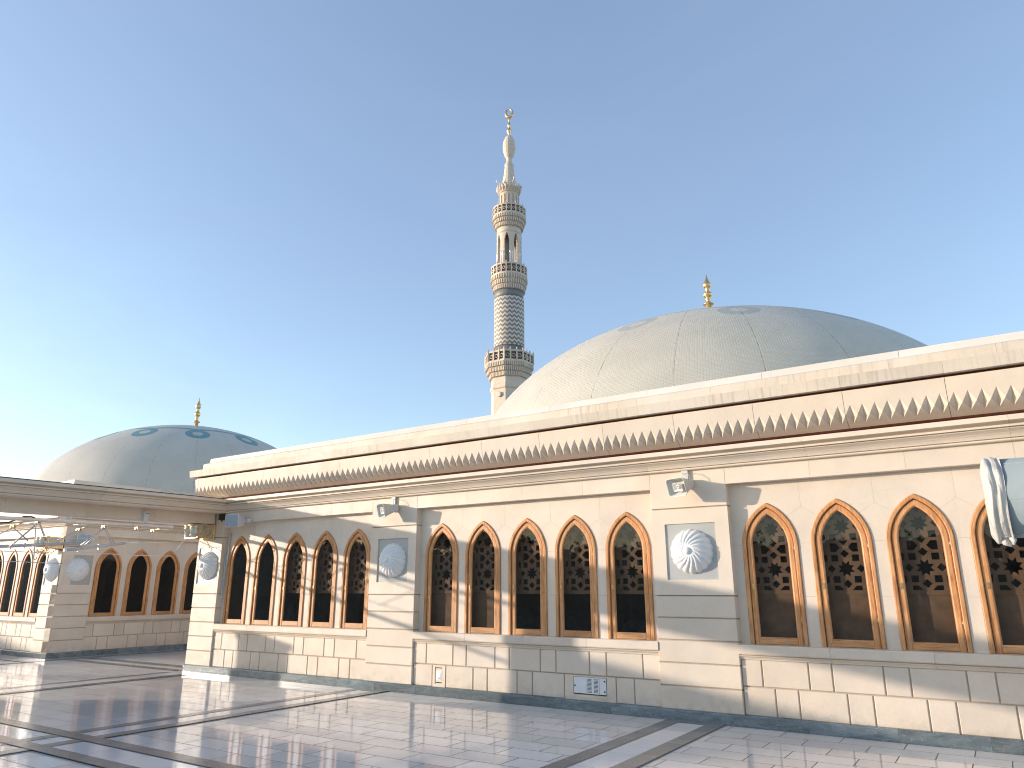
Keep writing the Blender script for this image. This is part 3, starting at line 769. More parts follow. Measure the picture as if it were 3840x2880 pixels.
# things off to the left that only their shadows tell of: a parapet screen and a stub pier
par = thing('parapet', 'long cream stone parapet beyond the left edge of the terrace', 'wall', (-21, -15, 0))
mb = MB()
for k in range(8): mb.box(-6.2 + k * 1.5, -4.72 + k * 1.5, 0, .3, 0, 3.30, c=.01)
obj('coursed_stone', mb, M['stone'], par, FA)
mb = MB(); mb.box(-6.25, 5.85, -.05, .35, 3.30, 3.42, c=.01); obj('coping', mb, M['stone_cap'], par, FA)
st = thing('bollard_pier', 'free standing cream stone post on the terrace beyond the left edge', 'post', (-21.2, -5.05, 0))
mb = MB(); mb.box(-.3, .3, -.3, .3, 0, 2.1, c=.01); obj('shaft', mb, M['stone'], st)
mb = MB(); mb.box(-.34, .34, -.34, .34, 2.1, 2.22, c=.01); obj('cap', mb, M['stone_cap'], st)

# ------------------------------------------------------------------ halls across the terrace, seen only as reflections and long shadows
def far_hall(label, loc, rot, L, H):
    h = thing('far_hall', label, 'building', loc, rot)
    n = int(L / 5.6); mb = MB()
    for k in range(n):
        a = -L / 2 + k * L / n; mb.box(a, a + 1.1, 0, .5, 0, H, c=.01); mb.box(a + 1.1, a + L / n, .14, .5, 0, H)
    obj('wall', mb, M['stone'], h)
    mb = MB(); mb.box(-L / 2 - .3, L / 2 + .3, -.3, 8, H, H + .45, c=.03); obj('cornice', mb, M['stone'], h)
    return h
far_hall('long stone hall far across the terrace beyond the left edge, toward the low sun', (-58, -45, 0), (0, 0, R(90)), 112, 5.9)
far_hall('long stone hall behind the camera on the opposite side of the terrace', (0, -34, 0), (0, 0, R(180)), 84, 3.9)

# ------------------------------------------------------------------ minaret
mi = thing('minaret', 'tall slender stone minaret with balconies, chevron shaft and gilt crescent behind the halls', 'minaret', (-61.08, 81.48, -15))
mz = 15.0
OCT = R(22.5)
FMi = T(0, 0, mz)
def mb_part(name, prof, mat, n=48, rot=0., smooth=True): return obj(name, MB().lathe(prof, n, smooth=smooth, rot=rot), M[mat], mi, FMi)
k8 = 1 / math.cos(R(22.5)) * .97
mb_part('lower_shaft', [(2.75 * k8, -15), (2.75 * k8, 31.6), (2.95 * k8, 31.8), (2.95 * k8, 32.3), (2.8 * k8, 32.5), (2.8 * k8, 33.7)], 'min_stone', 8, OCT, False)
def ring_box(mb, r, n, w, z0, z1, d, rot=0., tone=.5, face_flat=True):
    for k in range(n):
        t = 2 * math.pi * k / n + rot; c = Vector((r * math.cos(t), r * math.sin(t), 0)); u = Vector((-math.sin(t), math.cos(t), 0)); v = Vector((math.cos(t), math.sin(t), 0))
        P_ = [c + u * a * w / 2 + v * b * d / 2 for a, b in ((-1, -1), (1, -1), (1, 1), (-1, 1))]
        A = [mb.bm.verts.new((p.x, p.y, z0)) for p in P_]; B = [mb.bm.verts.new((p.x, p.y, z1)) for p in P_]
        mb.face(A[::-1], tone); mb.face(B, tone)
        for i in range(4): mb.face((A[i], A[(i + 1) % 4], B[(i + 1) % 4], B[i]), tone)
def oct_pts(r, per):
    """points spread along the sides of an octagon: position, outward angle"""
    out = []
    for s in range(8):
        a0, a1 = OCT + s * math.pi / 4, OCT + (s + 1) * math.pi / 4
        p0, p1 = Vector((math.cos(a0), math.sin(a0), 0)) * r, Vector((math.cos(a1), math.sin(a1), 0)) * r
        for k in range(per): out.append((p0.lerp(p1, (k + .5) / per), (a0 + a1) / 2))
    return out
def balcony(name, kind, r, z_top, z_mid, z_low, r_low, n):
    rot = OCT if kind == 8 else 0; nn = 8 if kind == 8 else 48; f = 1.0
    mbx = MB(); zr0 = z_mid + .12; zr1 = z_top - .25
    mbx.lathe([(r * .9 * f, z_mid - .1), (r * f, z_mid - .1), (r * f, zr0), (r * .93 * f, zr0)], nn, smooth=False, rot=rot)
    mbx.lathe([(r * .93 * f, zr1), (r * f, zr1), (r * 1.0 * f, z_top), (r * .93 * f, z_top)], nn, smooth=False, rot=rot)
    mbx.lathe([(r * .925, zr0), (r * .93, zr0), (r * .93, zr1), (r * .925, zr1)], nn, smooth=False, rot=rot)
    # corbelled underside in three tiers
    tiers = 3; zz = z_mid - .1
    for t in range(tiers):
        za = zz - (zz - z_low) * (t / tiers); zb_ = zz - (zz - z_low) * ((t + 1) / tiers); ra = r + (r_low - r) * (t / tiers); rb_ = r + (r_low - r) * ((t + 1) / tiers)
        mbx.lathe([(rb_ * .985, zb_), (ra * .985 - .02, za - .12), (ra, za - .1), (ra, za)], nn, smooth=False, rot=rot)
    o = obj('balcony', mbx, M['min_stone'], mi, FMi)
    cor = MB()
    for t in range(tiers):
        za = zz - (zz - z_low) * (t / tiers) - .12; zb_ = zz - (zz - z_low) * ((t + 1) / tiers); ra = r + (r_low - r) * ((t + .25) / tiers)
        if kind == 8:
            for p, a in oct_pts(ra * .99, 9): ring_one(cor, p, a, .16, zb_, za, .28)
        else: ring_box(cor, ra, 44, .17, zb_, za, .24)
    obj('corbel', cor, M['min_stone'], o)
    dk = MB(); rg = MB()
    zc = (zr0 + zr1) / 2; hs = (zr1 - zr0) * .46
    pts = [(p, a) for p, a in oct_pts(r * .935, 3)] if kind == 8 else [(Vector((math.cos(t), math.sin(t), 0)) * r * .945, t) for t in (2 * math.pi * (k + .5) / n for k in range(n))]
    wdt = (2 * r * math.sin(math.pi / 8) / 3 if kind == 8 else 2 * math.pi * r / n) * .40
    for p, a in pts:
        ring_one(dk, p, a, wdt * 2, zc - hs, zc + hs, .06)
        v = Vector((math.cos(a), math.sin(a), 0)); u = Vector((-math.sin(a), math.cos(a), 0)); c = p + v * .09
        rr = min(hs, wdt) * .66
        rg.tube([c + u * rr * math.cos(t) + Vector((0, 0, zc + rr * math.sin(t))) for t in (2 * math.pi * q / 14 for q in range(15))], .07, 5)
    obj('pierced_panel', dk, M['hole'], o); obj('ring_ornament', rg, M['min_stone'], o)
    ps = MB()
    if kind == 8:
        for p, a in oct_pts(r * .985, 3):
            u = Vector((-math.sin(a), math.cos(a), 0)); q = p + u * wdt * 1.22; ring_one(ps, q, a, .22, z_mid, z_top + .02, .22); ps.lathe([(.11, 0), (.12, .3), (.06, .42), (.02, .5)], 8, c=(q.x, q.y, z_top))
    else:
        for k in range(n):
            t = 2 * math.pi * k / n; q = Vector((math.cos(t), math.sin(t), 0)) * r * .975; ring_one(ps, q, t, .2, z_mid, z_top + .02, .18)
            if k % 2 == 0: ps.lathe([(.09, 0), (.10, .25), (.05, .36), (.02, .42)], 8, c=(q.x, q.y, z_top))
    obj('baluster_post', ps, M['min_stone'], o)
    return o
def ring_one(mb, p, a, w, z0, z1, d, tone=.5):
    u = Vector((-math.sin(a), math.cos(a), 0)); v = Vector((math.cos(a), math.sin(a), 0))
    P_ = [p + u * s * w / 2 + v * b * d / 2 for s, b in ((-1, -1), (1, -1), (1, 1), (-1, 1))]
    A = [mb.bm.verts.new((q.x, q.y, z0)) for q in P_]; B = [mb.bm.verts.new((q.x, q.y, z1)) for q in P_]
    mb.face(A[::-1], tone); mb.face(B, tone)
    for i in range(4): mb.face((A[i], A[(i + 1) % 4], B[(i + 1) % 4], B[i]), tone)
balcony('balcony', 8, 3.98, 37.6, 35.95, 33.6, 2.98, 24)
mb_part('lower_grey_collar', [(2.33, 36.2), (2.33, 38.95)], 'min_grey')
o = obj('chevron_shaft', MB().lathe([(2.42, 38.9), (2.46, 39.0), (2.46, 47.1), (2.42, 47.2)], 96), mk_zigzag(), mi, FMi)
mb_part('upper_grey_collar', [(2.36, 47.15), (2.36, 48.6)], 'min_grey')
balcony('balcony', 48, 2.98, 52.8, 51.1, 48.5, 2.40, 22)
# open arcade: eight columns carrying pointed arches round a slim core
mbx = MB(); nA, nZ = 192, 60; zA, zB = 52.6, 58.9
def solid(t, z):
    f = (t / (2 * math.pi / 8)) % 1.0; d = abs(f - .5)        # 0 in the middle of an opening
    w = .27 if z < 57.2 else .27 * math.sqrt(max(0, 1 - ((z - 57.2) / 1.35))) if z < 58.55 else 0
    if z > 54.9 and z < 55.6: w *= .85 + .0 * z
    return d > w
Ra, Rb = 2.07, 1.72; vg = {}
def vv(i, j, r):
    key = (i % nA, j, r)
    if key not in vg: t = 2 * math.pi * i / nA; vg[key] = mbx.bm.verts.new((r * math.cos(t), r * math.sin(t), zA + (zB - zA) * j / nZ))
    return vg[key]
for i in range(nA):
    for j in range(nZ):
        t = 2 * math.pi * (i + .5) / nA; z = zA + (zB - zA) * (j + .5) / nZ
        if solid(t, z):
            for r in (Ra, Rb): mbx.face((vv(i, j, r), vv(i + 1, j, r), vv(i + 1, j + 1, r), vv(i, j + 1, r)))
            if not solid(2 * math.pi * (i + 1.5) / nA, z): mbx.face((vv(i + 1, j, Ra), vv(i + 1, j, Rb), vv(i + 1, j + 1, Rb), vv(i + 1, j + 1, Ra)))
            if not solid(2 * math.pi * (i - .5) / nA, z): mbx.face((vv(i, j, Ra), vv(i, j + 1, Ra), vv(i, j + 1, Rb), vv(i, j, Rb)))
            if j and not solid(t, z - (zB - zA) / nZ): mbx.face((vv(i, j, Ra), vv(i, j, Rb), vv(i + 1, j, Rb), vv(i + 1, j, Ra)))
obj('arcade', mbx, M['min_stone'], mi, FMi)
mbx = MB()
for k in range(8):
    t = 2 * math.pi * k / 8
    for s in (-.085, .085): mbx.lathe([(.19, 52.7), (.19, 53.0), (.14, 53.05), (.14, 54.9), (.2, 55.1), (.2, 55.3)], 10, c=(1.98 * math.cos(t + s), 1.98 * math.sin(t + s), 0))
obj('arcade_column', mbx, M['steel_white'], mi, FMi)
mb_part('stair_core', [(.8, 52), (.8, 59)], 'min_grey', 24)
mb_part('upper_drum', [(2.09, 58.75), (2.05, 59.3), (2.05, 60.0)], 'min_stone')
balcony('balcony', 48, 2.80, 63.7, 62.1, 59.9, 2.10, 22)
mb_part('fluted_drum', [(1.62, 62.2), (1.62, 66.75), (1.75, 66.9)], 'min_stone', 32)
mbx = MB(); ring_box(mbx, 1.64, 16, .30, 63.2, 66.1, .22); obj('drum_rib', mbx, M['min_stone'], mi, FMi)
mb_part('crown_ring', [(1.72, 66.6), (1.8, 66.9), (1.82, 67.3), (1.6, 67.4)], 'min_stone')
mbx = MB()
for k in range(20):
    t = 2 * math.pi * k / 20; c, s = math.cos(t), math.sin(t); p0 = Vector((1.66 * c, 1.66 * s, 66.9)); p1 = Vector((2.0 * c, 2.0 * s, 67.8)); p2 = Vector((2.1 * c, 2.1 * s, 68.1))
    mbx.tube([p0, p1, p2], [.24, .2, .03], 6)
obj('petal_crown', mbx, M['min_stone'], mi, FMi)
mbx = MB()
for k in range(8):
    t = 2 * math.pi * k / 8 + .2; c, s = math.cos(t), math.sin(t)
    mbx.tube([(1.3 * c, 1.3 * s, 68.2), (1.75 * c, 1.75 * s, 68.6), (2.25 * c, 2.25 * s, 67.75 + .9 * (k % 2))], .055, 6); mbx.lathe([(.05, 0), (.19, .06), (.19, .26), (.1, .3)], 10, c=(2.25 * c, 2.25 * s, 67.7 + .9 * (k % 2)))
obj('floodlight', mbx, M['white'], mi, FMi)
mb_part('cone_cap', [(1.42, 67.3), (1.38, 68.4), (1.3, 68.5), (1.24, 68.9), (1.05, 69.7), (.92, 70.6), (.82, 71.5), (.74, 72.1), (.80, 72.25), (.80, 72.5), (.66, 72.6), (.50, 73.1), (.44, 73.4), (.52, 73.8), (.72, 74.15), (.97, 74.9), (1.10, 75.6), (1.13, 76.2), (1.07, 76.8), (.91, 77.4), (.66, 77.95), (.36, 78.3), (.18, 78.5)], 'min_stone', 16, OCT, False)
mb_part('gilt_stem', [(.17, 78.3), (.12, 78.6), (.30, 78.9), (.44, 79.2), (.44, 79.45), (.28, 79.75), (.16, 79.9), (.2, 80.1), (.32, 80.4), (.3, 80.7), (.16, 80.9), (.15, 81.2), (.22, 81.5), (.24, 81.7), (.13, 81.9), (.12, 82.2)], 'gold', 20)
mbx = MB(); pts = []; rr = []
for k in range(25):
    t = R(-90) + R(168) * (k - 12) / 12
    u = (math.cos(t + 0), math.sin(t)); f = abs(k - 12) / 12
    pts.append((.58 * u[0] * math.cos(R(20)), .58 * u[0] * math.sin(R(20)), 82.98 + .80 * u[1])); rr.append(.19 * (1 - f) ** .5 + .09)
mbx.tube(pts, rr, 10); obj('crescent', mbx, M['gold'], mi, FMi)
mbx = MB()
for a in (R(-90),):
    pass
t = R(-90) ; f = Vector((math.cos(R(270)), math.sin(R(270)), 0))
mbx.lathe([(.30, 0), (.42, 0), (.42, .2), (.30, .2)], 24, c=(0, -2.72, 30.7), axis='y'); obj('round_window', mbx, M['min_stone'], mi, FMi)
mbx = MB().lathe([(.01, 0), (.30, 0), (.30, .06), (.01, .06)], 24, c=(0, -2.74, 30.7), axis='y'); obj('window_opening', mbx, M['hole'], mi, FMi)

# ------------------------------------------------------------------ horn loudspeakers
def rr_ring(mb, w, h, y, cx=0, cz=0, r=.17, n=5):
    """rounded rectangle ring of vertices in the xz plane"""
    rad = min(w, h) * r; pts = []
    for q, (sx_, sz_) in enumerate(((1, 1), (-1, 1), (-1, -1), (1, -1))):
        for k in range(n + 1):
            t = math.pi / 2 * (q + k / n); pts.append((cx + sx_ * (w / 2 - rad) + rad * math.cos(t), y, cz + sz_ * (h / 2 - rad) + rad * math.sin(t)))
    return [mb.bm.verts.new(p) for p in pts]
def loft(mb, rings, cap0=True, cap1=True):
    for A, B in zip(rings[:-1], rings[1:]):
        n = len(A)
        for k in range(n): mb.face((A[k], A[(k + 1) % n], B[(k + 1) % n], B[k]), .5, True)
    if cap0: mb.face(rings[0][::-1])
    if cap1: mb.face(rings[-1])
def horn(loc, rot, label, group):
    """local: mouth faces -y, back toward +y"""
    h = thing('horn_loudspeaker', label, 'loudspeaker', loc, (0, 0, 0), group)
    Mh = Matrix.Rotation(rot[2], 4, 'Z') @ Matrix.Rotation(rot[0], 4, 'X') @ Matrix.Scale(1.08, 4)
    mb = MB()
    loft(mb, [rr_ring(mb, *a) for a in ((.10, .09, .30), (.135, .12, .27), (.15, .13, .20), (.285, .225, .005), (.30, .24, .0), (.30, .24, -.008), (.288, .228, -.008), (.272, .212, .012), (.17, .14, .11), (.10, .09, .115))])
    obj('horn_shell', mb, M['spk'], h, Mh)
    mb = MB(); loft(mb, [rr_ring(mb, *a) for a in ((.05, .05, .115), (.06, .055, .09), (.135, .115, .022), (.135, .115, .014), (.12, .10, .016), (.05, .045, .06))]); 
    mb.lathe([(.012, -.02), (.028, -.01), (.03, .02), (.02, .03), (.012, .03), (.008, .01)], 16, c=(0, .06, 0), axis='y')
    obj('inner_horn', mb, M['spk'], h, Mh)
    mb = MB(); mb.box(-.05 + .03, .05 + .03, .27, .305, .02, .28, c=.004); mb.box(.0, .13, .235, .265, .05, .085, c=.004); mb.box(.13, .145, .15, .265, -.02, .085, c=.002); mb.tube([(.148, .2, .03), (.12, .2, .03)], .012, 8)
    mb.tube([(.03, .19, .07), (.03, .28, .10)], .02, 8)
    obj('wall_bracket', mb, M['spk'], h)
    mb = MB(); mb.tube([(.0, .26, .22), (.03, .23, .24), (.09, .2, .23), (.135, .17, .17), (.14, .16, .10)], .0045, 6); obj('cable', mb, M['spk'], h)
    return h
horn((-3.655, -.31, 3.06), (R(16), 0, R(-20)), 'grey horn loudspeaker bracketed under the cornice on the pier nearest the camera', 'horn loudspeakers on the piers')
horn((-9.255, -.31, 3.06), (R(14), 0, R(-24)), 'grey horn loudspeaker bracketed under the cornice on the middle pier', 'horn loudspeakers on the piers')

# ------------------------------------------------------------------ cabinet loudspeakers
def cabinet(loc, rz, label, group):
    h = thing('cabinet_loudspeaker', label, 'loudspeaker', loc, (R(4), 0, rz), group)
    mb = MB(); loft(mb, [rr_ring(mb, *a) for a in ((.20, .17, .26, .05, .01), (.27, .225, .20, .03, .0), (.345, .265, .04), (.352, .272, .0), (.345, .265, -.008), (.32, .245, -.008))])
    obj('cabinet', mb, M['spk_w'], h)
    mb = MB(); loft(mb, [rr_ring(mb, *a) for a in ((.322, .247, .0), (.322, .247, -.010), (.29, .22, -.022), (.15, .11, -.028))]); obj('grille', mb, M['grille'], h)
    mb = MB(); mb.box(.12, .30, .20, .235, -.035, .035, c=.004); mb.box(.20, .235, .20, .36, -.03, .03); mb.box(.05, .15, .17, .23, -.06, .06, c=.004)
    obj('wall_bracket', mb, M['spk_w'], h); return h
cabinet((-13.50, -.36, 3.095), R(14), 'white cabinet loudspeaker with grey grille at the inner corner beside the stone beam', 'cabinet loudspeakers')
cabinet((-20.3, .05, 2.98), R(78), 'white cabinet loudspeaker half hidden by the tubes, on the shaded side hall pier', 'cabinet loudspeakers')

# ------------------------------------------------------------------ gilt lanterns
def lantern(loc, label):
    L = thing('gilt_lantern', label, 'lantern', loc, (0, 0, 0), 'gilt lanterns above the corner piers')
    W, D, H = .46, .42, .29
    mb = MB(); t = .018
    for x in (-W / 2, W / 2 - t):
        for y in (-D, -t): mb.box(x, x + t, y, y + t, 0, H, tone=.5)
    for z in (0, H - t):
        mb.box(-W / 2 + t, W / 2 - t, -D, -D + t, z, z + t, tone=.5); mb.box(-W / 2 + t, W / 2 - t, -t, 0, z, z + t, tone=.5)
        for x in (-W / 2, W / 2 - t): mb.box(x, x + t, -D + t, -t, z, z + t, tone=.5)
    mb.box(-W / 2 - .01, W / 2 + .01, -.012, .018, -.02, H + .02, tone=.5)
    obj('gilt_frame', mb, M['gold'], L)
    mb = MB(); mb.box(-W / 2 + .006, W / 2 - .006, -D + .006, -.006, .006, H - .006, tone=.5); obj('glass_box', mb, M['pearl'], L)
    # scrollwork: rings and arcs on each side
    mb = MB()
    def circ(c, r, ax, a0=0, a1=360, th=.006):
        pts = []
        for k in range(17):
            q = R(a0 + (a1 - a0) * k / 16); u, v = r * math.cos(q), r * math.sin(q)
            pts.append((c[0] + (u if ax == 'y' else 0), c[1] + (u if ax == 'x' else 0), c[2] + v))
        mb.tube(pts, th, 6)
    for sx_ in (W / 2 + .002, -W / 2 - .002):
        circ((sx_, -D / 2, H / 2), .115, 'x'); circ((sx_, -D / 2, H / 2), .085, 'x'); circ((sx_, -D / 2, H / 2), .03, 'x')
        for k in range(6): q = R(60 * k); mb.tube([(sx_, -D / 2 + .03 * math.cos(q), H / 2 + .03 * math.sin(q)), (sx_, -D / 2 + .085 * math.cos(q + .4), H / 2 + .085 * math.sin(q + .4))], .005, 5)
        for yy in (-D + .06, -.06):
            for zz in (.06, H - .06): circ((sx_, yy, zz), .035, 'x', 0, 300, .005)
    for x in (-.12, .12):
        circ((x, -D - .002, H / 2), .09, 'y'); circ((x, -D - .002, H / 2), .05, 'y')
    obj('scrollwork', mb, M['gold'], L)
    for x, y in ((-.10, -D + .02), (.10, -D + .02), (-W / 2 + .03, -D / 2)):
        mb = MB(); mb.lathe([(.02, .0), (.07, .015), (.10, .06), (.11, .12), (.11, .20), (.115, .21), (.115, .26), (.10, .27)], 20, c=(x, y, .01)); obj('glass_cup', mb, M['pearl'], L)
        mb = MB()
        for z, r in ((.06, .102), (.21, .117), (.27, .117)): 
            mb.tube([(x + r * math.cos(q), y + r * math.sin(q), z) for q in (2 * math.pi * k / 20 for k in range(21))], .007, 6)
        obj('gilt_rim', mb, M['gold'], L)
    return L
k = NT('pearl_glass'); k.base((.62, .60, .50)); k.rough(.15); k.put(k.b, 'Metallic', .35); k.put(k.b, 'Coat Weight', .6); M['pearl'] = k.m
lantern((-14.78, -.02, 2.775), 'gilt lantern with glass cups on top of the sunlit corner pier under the beam')
lantern((-20.85, -.33, 2.74), 'gilt lantern behind the steel tubes on the far side hall corner pier')

# ------------------------------------------------------------------ wall fittings
v = thing('vent_cover', 'white metal cover with two columns of louvre slots set low in the wall', 'vent cover', (-5.29, .04, .335))
Fv = T(5.29, -.04, -.335)
mb = MB(); mb.box(-5.562, -5.352, .045, .06, .228, .45, c=.003); obj('cover_plate', mb, M['white'], v, Fv)
mb = MB(); mb.box(-5.141, -5.030, .045, .06, .228, .45, c=.003); obj('cover_plate', mb, M['white'], v, Fv)
lv = [[(x + a, z + b) for a, b in ((-.036, -.004), (.036, -.004), (.036, .004), (-.036, .004))] for x in (-5.30, -5.195) for z in [.25 + .0175 * q for q in range(11)]]
mb = MB(); mb.plate([(-5.348, .228), (-5.145, .228), (-5.145, .45), (-5.348, .45)], lv, .043, .05); obj('louvre_plate', mb, M['white'], v, Fv)
mb = MB(); mb.box(-5.565, -5.017, .062, .12, .214, .453); obj('recess_box', mb, M['dark'], v, Fv)
for x, z in ((-5.54, .33), (-5.055, .41), (-5.055, .27)): obj('screw', MB().lathe([(.012, 0), (.012, .004), (.006, .006)], 12, c=(x, .045, z), axis='y'), M['black'], v, Fv)
n_ = thing('socket_cover', 'small pale stone socket cover with a latch low in the wall near the middle pier', 'socket cover', (-8.107, .04, .31))
Fn = T(8.107, -.04, -.31)
mb = MB(); mb.plate([(-8.195, .18), (-8.02, .18), (-8.02, .45), (-8.195, .45)], [[(-8.175, .425), (-8.045, .425), (-8.045, .438), (-8.175, .438)], [(-8.175, .195), (-8.045, .195), (-8.045, .21), (-8.175, .21)]], .05, .07); obj('cover_plate', mb, M['stone'], n_, Fn)
mb = MB(); mb.box(-8.17, -8.05, .044, .052, .235, .395, c=.003, tone=.8); mb.box(-8.155, -8.07, .040, .045, .25, .36, c=.002, tone=.8); obj('hatch', mb, M['white'], n_, Fn)
mb = MB(); mb.lathe([(.008, 0), (.008, .006)], 10, c=(-8.10, .041, .275), axis='y'); obj('latch', mb, M['black'], n_, Fn)
mb = MB(); mb.box(-.05, .05, 0, .09, 0, .24, c=.006, tone=.5); jb = thing('outlet_box', 'slim white outlet box with two holes hanging on the side of the stone beam', 'outlet box', (-14.47, -1.68, 2.995), (0, 0, R(90)))
obj('box_body', mb, M['spk_w'], jb)
for x in (-.02, .02): obj('socket_hole', MB().lathe([(.011, 0), (.011, .004)], 12, c=(x, -.001, .20), axis='y'), M['black'], jb)
ds = thing('junction_box', 'small dark green box under the cornice where beam and corner pier meet', 'junction box', (-14.27, -.13, 3.17))
obj('casing', MB().box(-.05, .05, 0, .1, 0, .13, c=.008, tone=.5), M['black'], ds); obj('gland', MB().tube([(.0, .05, 0), (.03, .05, -.03)], .015, 8), M['black'], ds)
cb = thing('conduit_pipe', 'thin pale conduit pipe and loose cables hanging beside the corner pier', 'conduit', (-14.17, .11, 1.45))
obj('pipe', MB().tube([(.01, 0, 1.46), (.0, 0, .87), (-.02, 0, .62)], .013, 8), M['steel_white'], cb)
mb = MB(); rnd = random.Random(3)
for q in range(5):
    z = .9; p = [(-.02, -.02, 1.0)]; x = -.02
    for j in range(8): z -= rnd.uniform(.05, .13); x = -.04 + rnd.uniform(-.045, .05); p.append((x, -.03 + rnd.uniform(-.015, .015), z))
    mb.tube(p, .0055, 6)
obj('cable_bundle', mb, M['spk'], cb)
mb = MB(); mb.lathe([(.01, 0), (.025, .01), (.02, .05), (.012, .06)], 10, c=(-.06, -.03, .05)); mb.tube([(-.06, -.03, .1), (-.03, -.03, .2)], .006, 6); obj('plug', mb, M['spk_w'], cb)

# ------------------------------------------------------------------ tubular truss hanging under the beam
tr = thing('tube_truss', 'pale steel tube truss with diagonals and clamps hanging under the stone beam at far left', 'truss', (-16, -3, 2.5))
Ft = T(16, 3, -2.5)
def tt(name, paths, r, mat, n=8):
    mb = MB()
    for p in paths: mb.tube(p, r, n)
    return obj(name, mb, M[mat], tr, Ft)
tt('top_chord', [[(-15.5, -6.6, 2.94), (-15.5, -3.91, 2.985), (-15.5, -.45, 3.045)]], .036, 'steel_white', 12)
tt('bottom_chord', [[(-16.6, -6.4, 2.23), (-16.6, -3.38, 2.52), (-16.6, -1.92, 2.66)]], .032, 'steel', 12)
tt('bottom_chord', [[(-16.6, -2.15, 2.5), (-16.6, -.88, 2.71)]], .032, 'steel', 12)
tt('inner_tube', [[(-16.6, -.88, 2.71), (-16.6, -.55, 2.755)]], .020, 'steel_white', 10)
tt('end_cap', [[(-16.6, -2.17, 2.497), (-16.6, -2.12, 2.505)]], .037, 'white', 12)
wires = [[(-16.3, -5.5, 2.55), (-16.3, -3.52, 2.64), (-16.3, -1.52, 2.78), (-16.3, -.58, 2.98), (-16.3, -.12, 3.06)], [(-16.3, -2.04, 2.47), (-16.3, -.95, 2.43), (-16.3, .09, 2.45)], [(-16.6, -.59, 2.73), (-16.6, .23, 2.79)], [(-15.3, -5.5, 2.24), (-15.3, -3.85, 2.2), (-15.3, -2.74, 2.18)], [(-16.3, -5.5, 2.36), (-16.3, -3.4, 2.42), (-16.3, -2.6, 2.42)], [(-15.2, -.05, 3.02), (-15.25, -.3, 2.74), (-15.3, -.42, 2.52)]]
for w_ in wires: tt('stay_wire', [w_], .0085, 'steel_white', 6)
dg = [((-3.06, 2.97), (-3.40, 2.5)), ((-3.04, 2.97), (-3.33, 2.56)), ((-3.02, 2.96), (-2.76, 2.64)), ((-3.0, 2.95), (-2.72, 2.62)), ((-3.48, 2.85), (-3.72, 2.66)), ((-3.48, 2.86), (-3.10, 2.65)), ((-3.45, 2.84), (-3.08, 2.62)), ((-2.25, 2.88), (-2.56, 2.66)), ((-2.22, 2.87), (-1.88, 2.71)), ((-1.74, 2.97), (-2.06, 2.59)), ((-1.71, 2.97), (-1.98, 2.60)), ((-1.74, 2.97), (-1.42, 2.66)), ((-1.70, 2.96), (-1.36, 2.67)), ((-4.3, 2.9), (-3.95, 2.55)), ((-4.3, 2.9), (-4.7, 2.5))]
for (a, b) in dg: tt('diagonal_brace', [[(-15.95, a[0], a[1]), (-16.15, b[0], b[1])]], .0095, 'steel', 6)
for (y, z) in ((-3.04, 2.97), (-3.47, 2.87), (-2.24, 2.89), (-1.73, 2.98), (-1.0, 3.0), (-.62, 2.97)):
    mb = MB(); mb.box(-16.03, -15.9, y - .025, y + .025, z - .02, z + .035, c=.004); mb.tube([(-15.97, y - .05, z), (-15.97, y + .05, z)], .016, 8); mb.tube([(-15.97, y, z), (-15.6, y, z + .07)], .012, 6); obj('clamp', mb, M['brass'], tr, Ft)
for (y, z) in ((-2.29, 2.98), (-1.32, 3.07), (-.52, 3.0), (-3.2, 2.94)):
    mb = MB(); mb.box(-15.9, -15.7, y - .11, y + .11, z - .006, z + .006, c=.002); obj('flat_plate', mb, M['white'], tr, Ft)
for (y, z) in ((-2.95, 2.57), (-1.45, 2.615), (-3.2, 2.545)):
    mb = MB(); mb.tube([(-16.6, y - .02, z), (-16.6, y + .02, z)], .042, 10); mb.box(-16.62, -16.58, y - .012, y + .012, z - .07, z); obj('pipe_collar', mb, M['steel'], tr, Ft)
cab = thing('hanging_cable', 'black cable draped over the truss with a hooked end hanging down', 'cable', (-15.6, -3.2, 2.3))
Fc = T(15.6, 3.2, -2.3)
obj('cable_run', MB().tube([(-15.55, -5.0, 2.78), (-15.55, -3.85, 2.9), (-15.55, -3.73, 2.915), (-15.55, -3.6, 2.98), (-15.5, -3.51, 3.04), (-15.48, -3.38, 3.045), (-15.5, -3.27, 3.01), (-15.6, -3.19, 2.95)], .014, 8), M['black'], cab, Fc)
obj('hook_end', MB().tube([(-15.6, -3.24, 2.95), (-15.6, -3.21, 2.7), (-15.6, -3.175, 2.38), (-15.6, -3.165, 2.28), (-15.6, -3.145, 2.245), (-15.6, -3.125, 2.25), (-15.6, -3.11, 2.31)], .011, 8), M['spk'], cab, Fc)
coil = thing('cable_coil', 'tangled coil of thin brown cable dangling from the lower truss tube', 'cable', (-16, -2.84, 2.44))
mb = MB(); rnd = random.Random(5)
for q in range(6):
    rx, rz, ph, cx, cz = rnd.uniform(.06, .17), rnd.uniform(.06, .13), rnd.uniform(0, 6), rnd.uniform(-.06, .06), rnd.uniform(-.06, .06)
    mb.tube([(.05 * math.sin(3 * t + ph), cx + rx * math.cos(t + ph), cz + rz * math.sin(t + ph)) for t in (2 * math.pi * k / 24 for k in range(22))], .005, 5)
obj('loops', mb, M['cord'] if 'cord' in M else M['brass'], coil)
mb = MB(); mb.tube([(0, 0, .1), (-.1, .02, .18)], .006, 6); obj('cable_tie', mb, M['black'], coil)

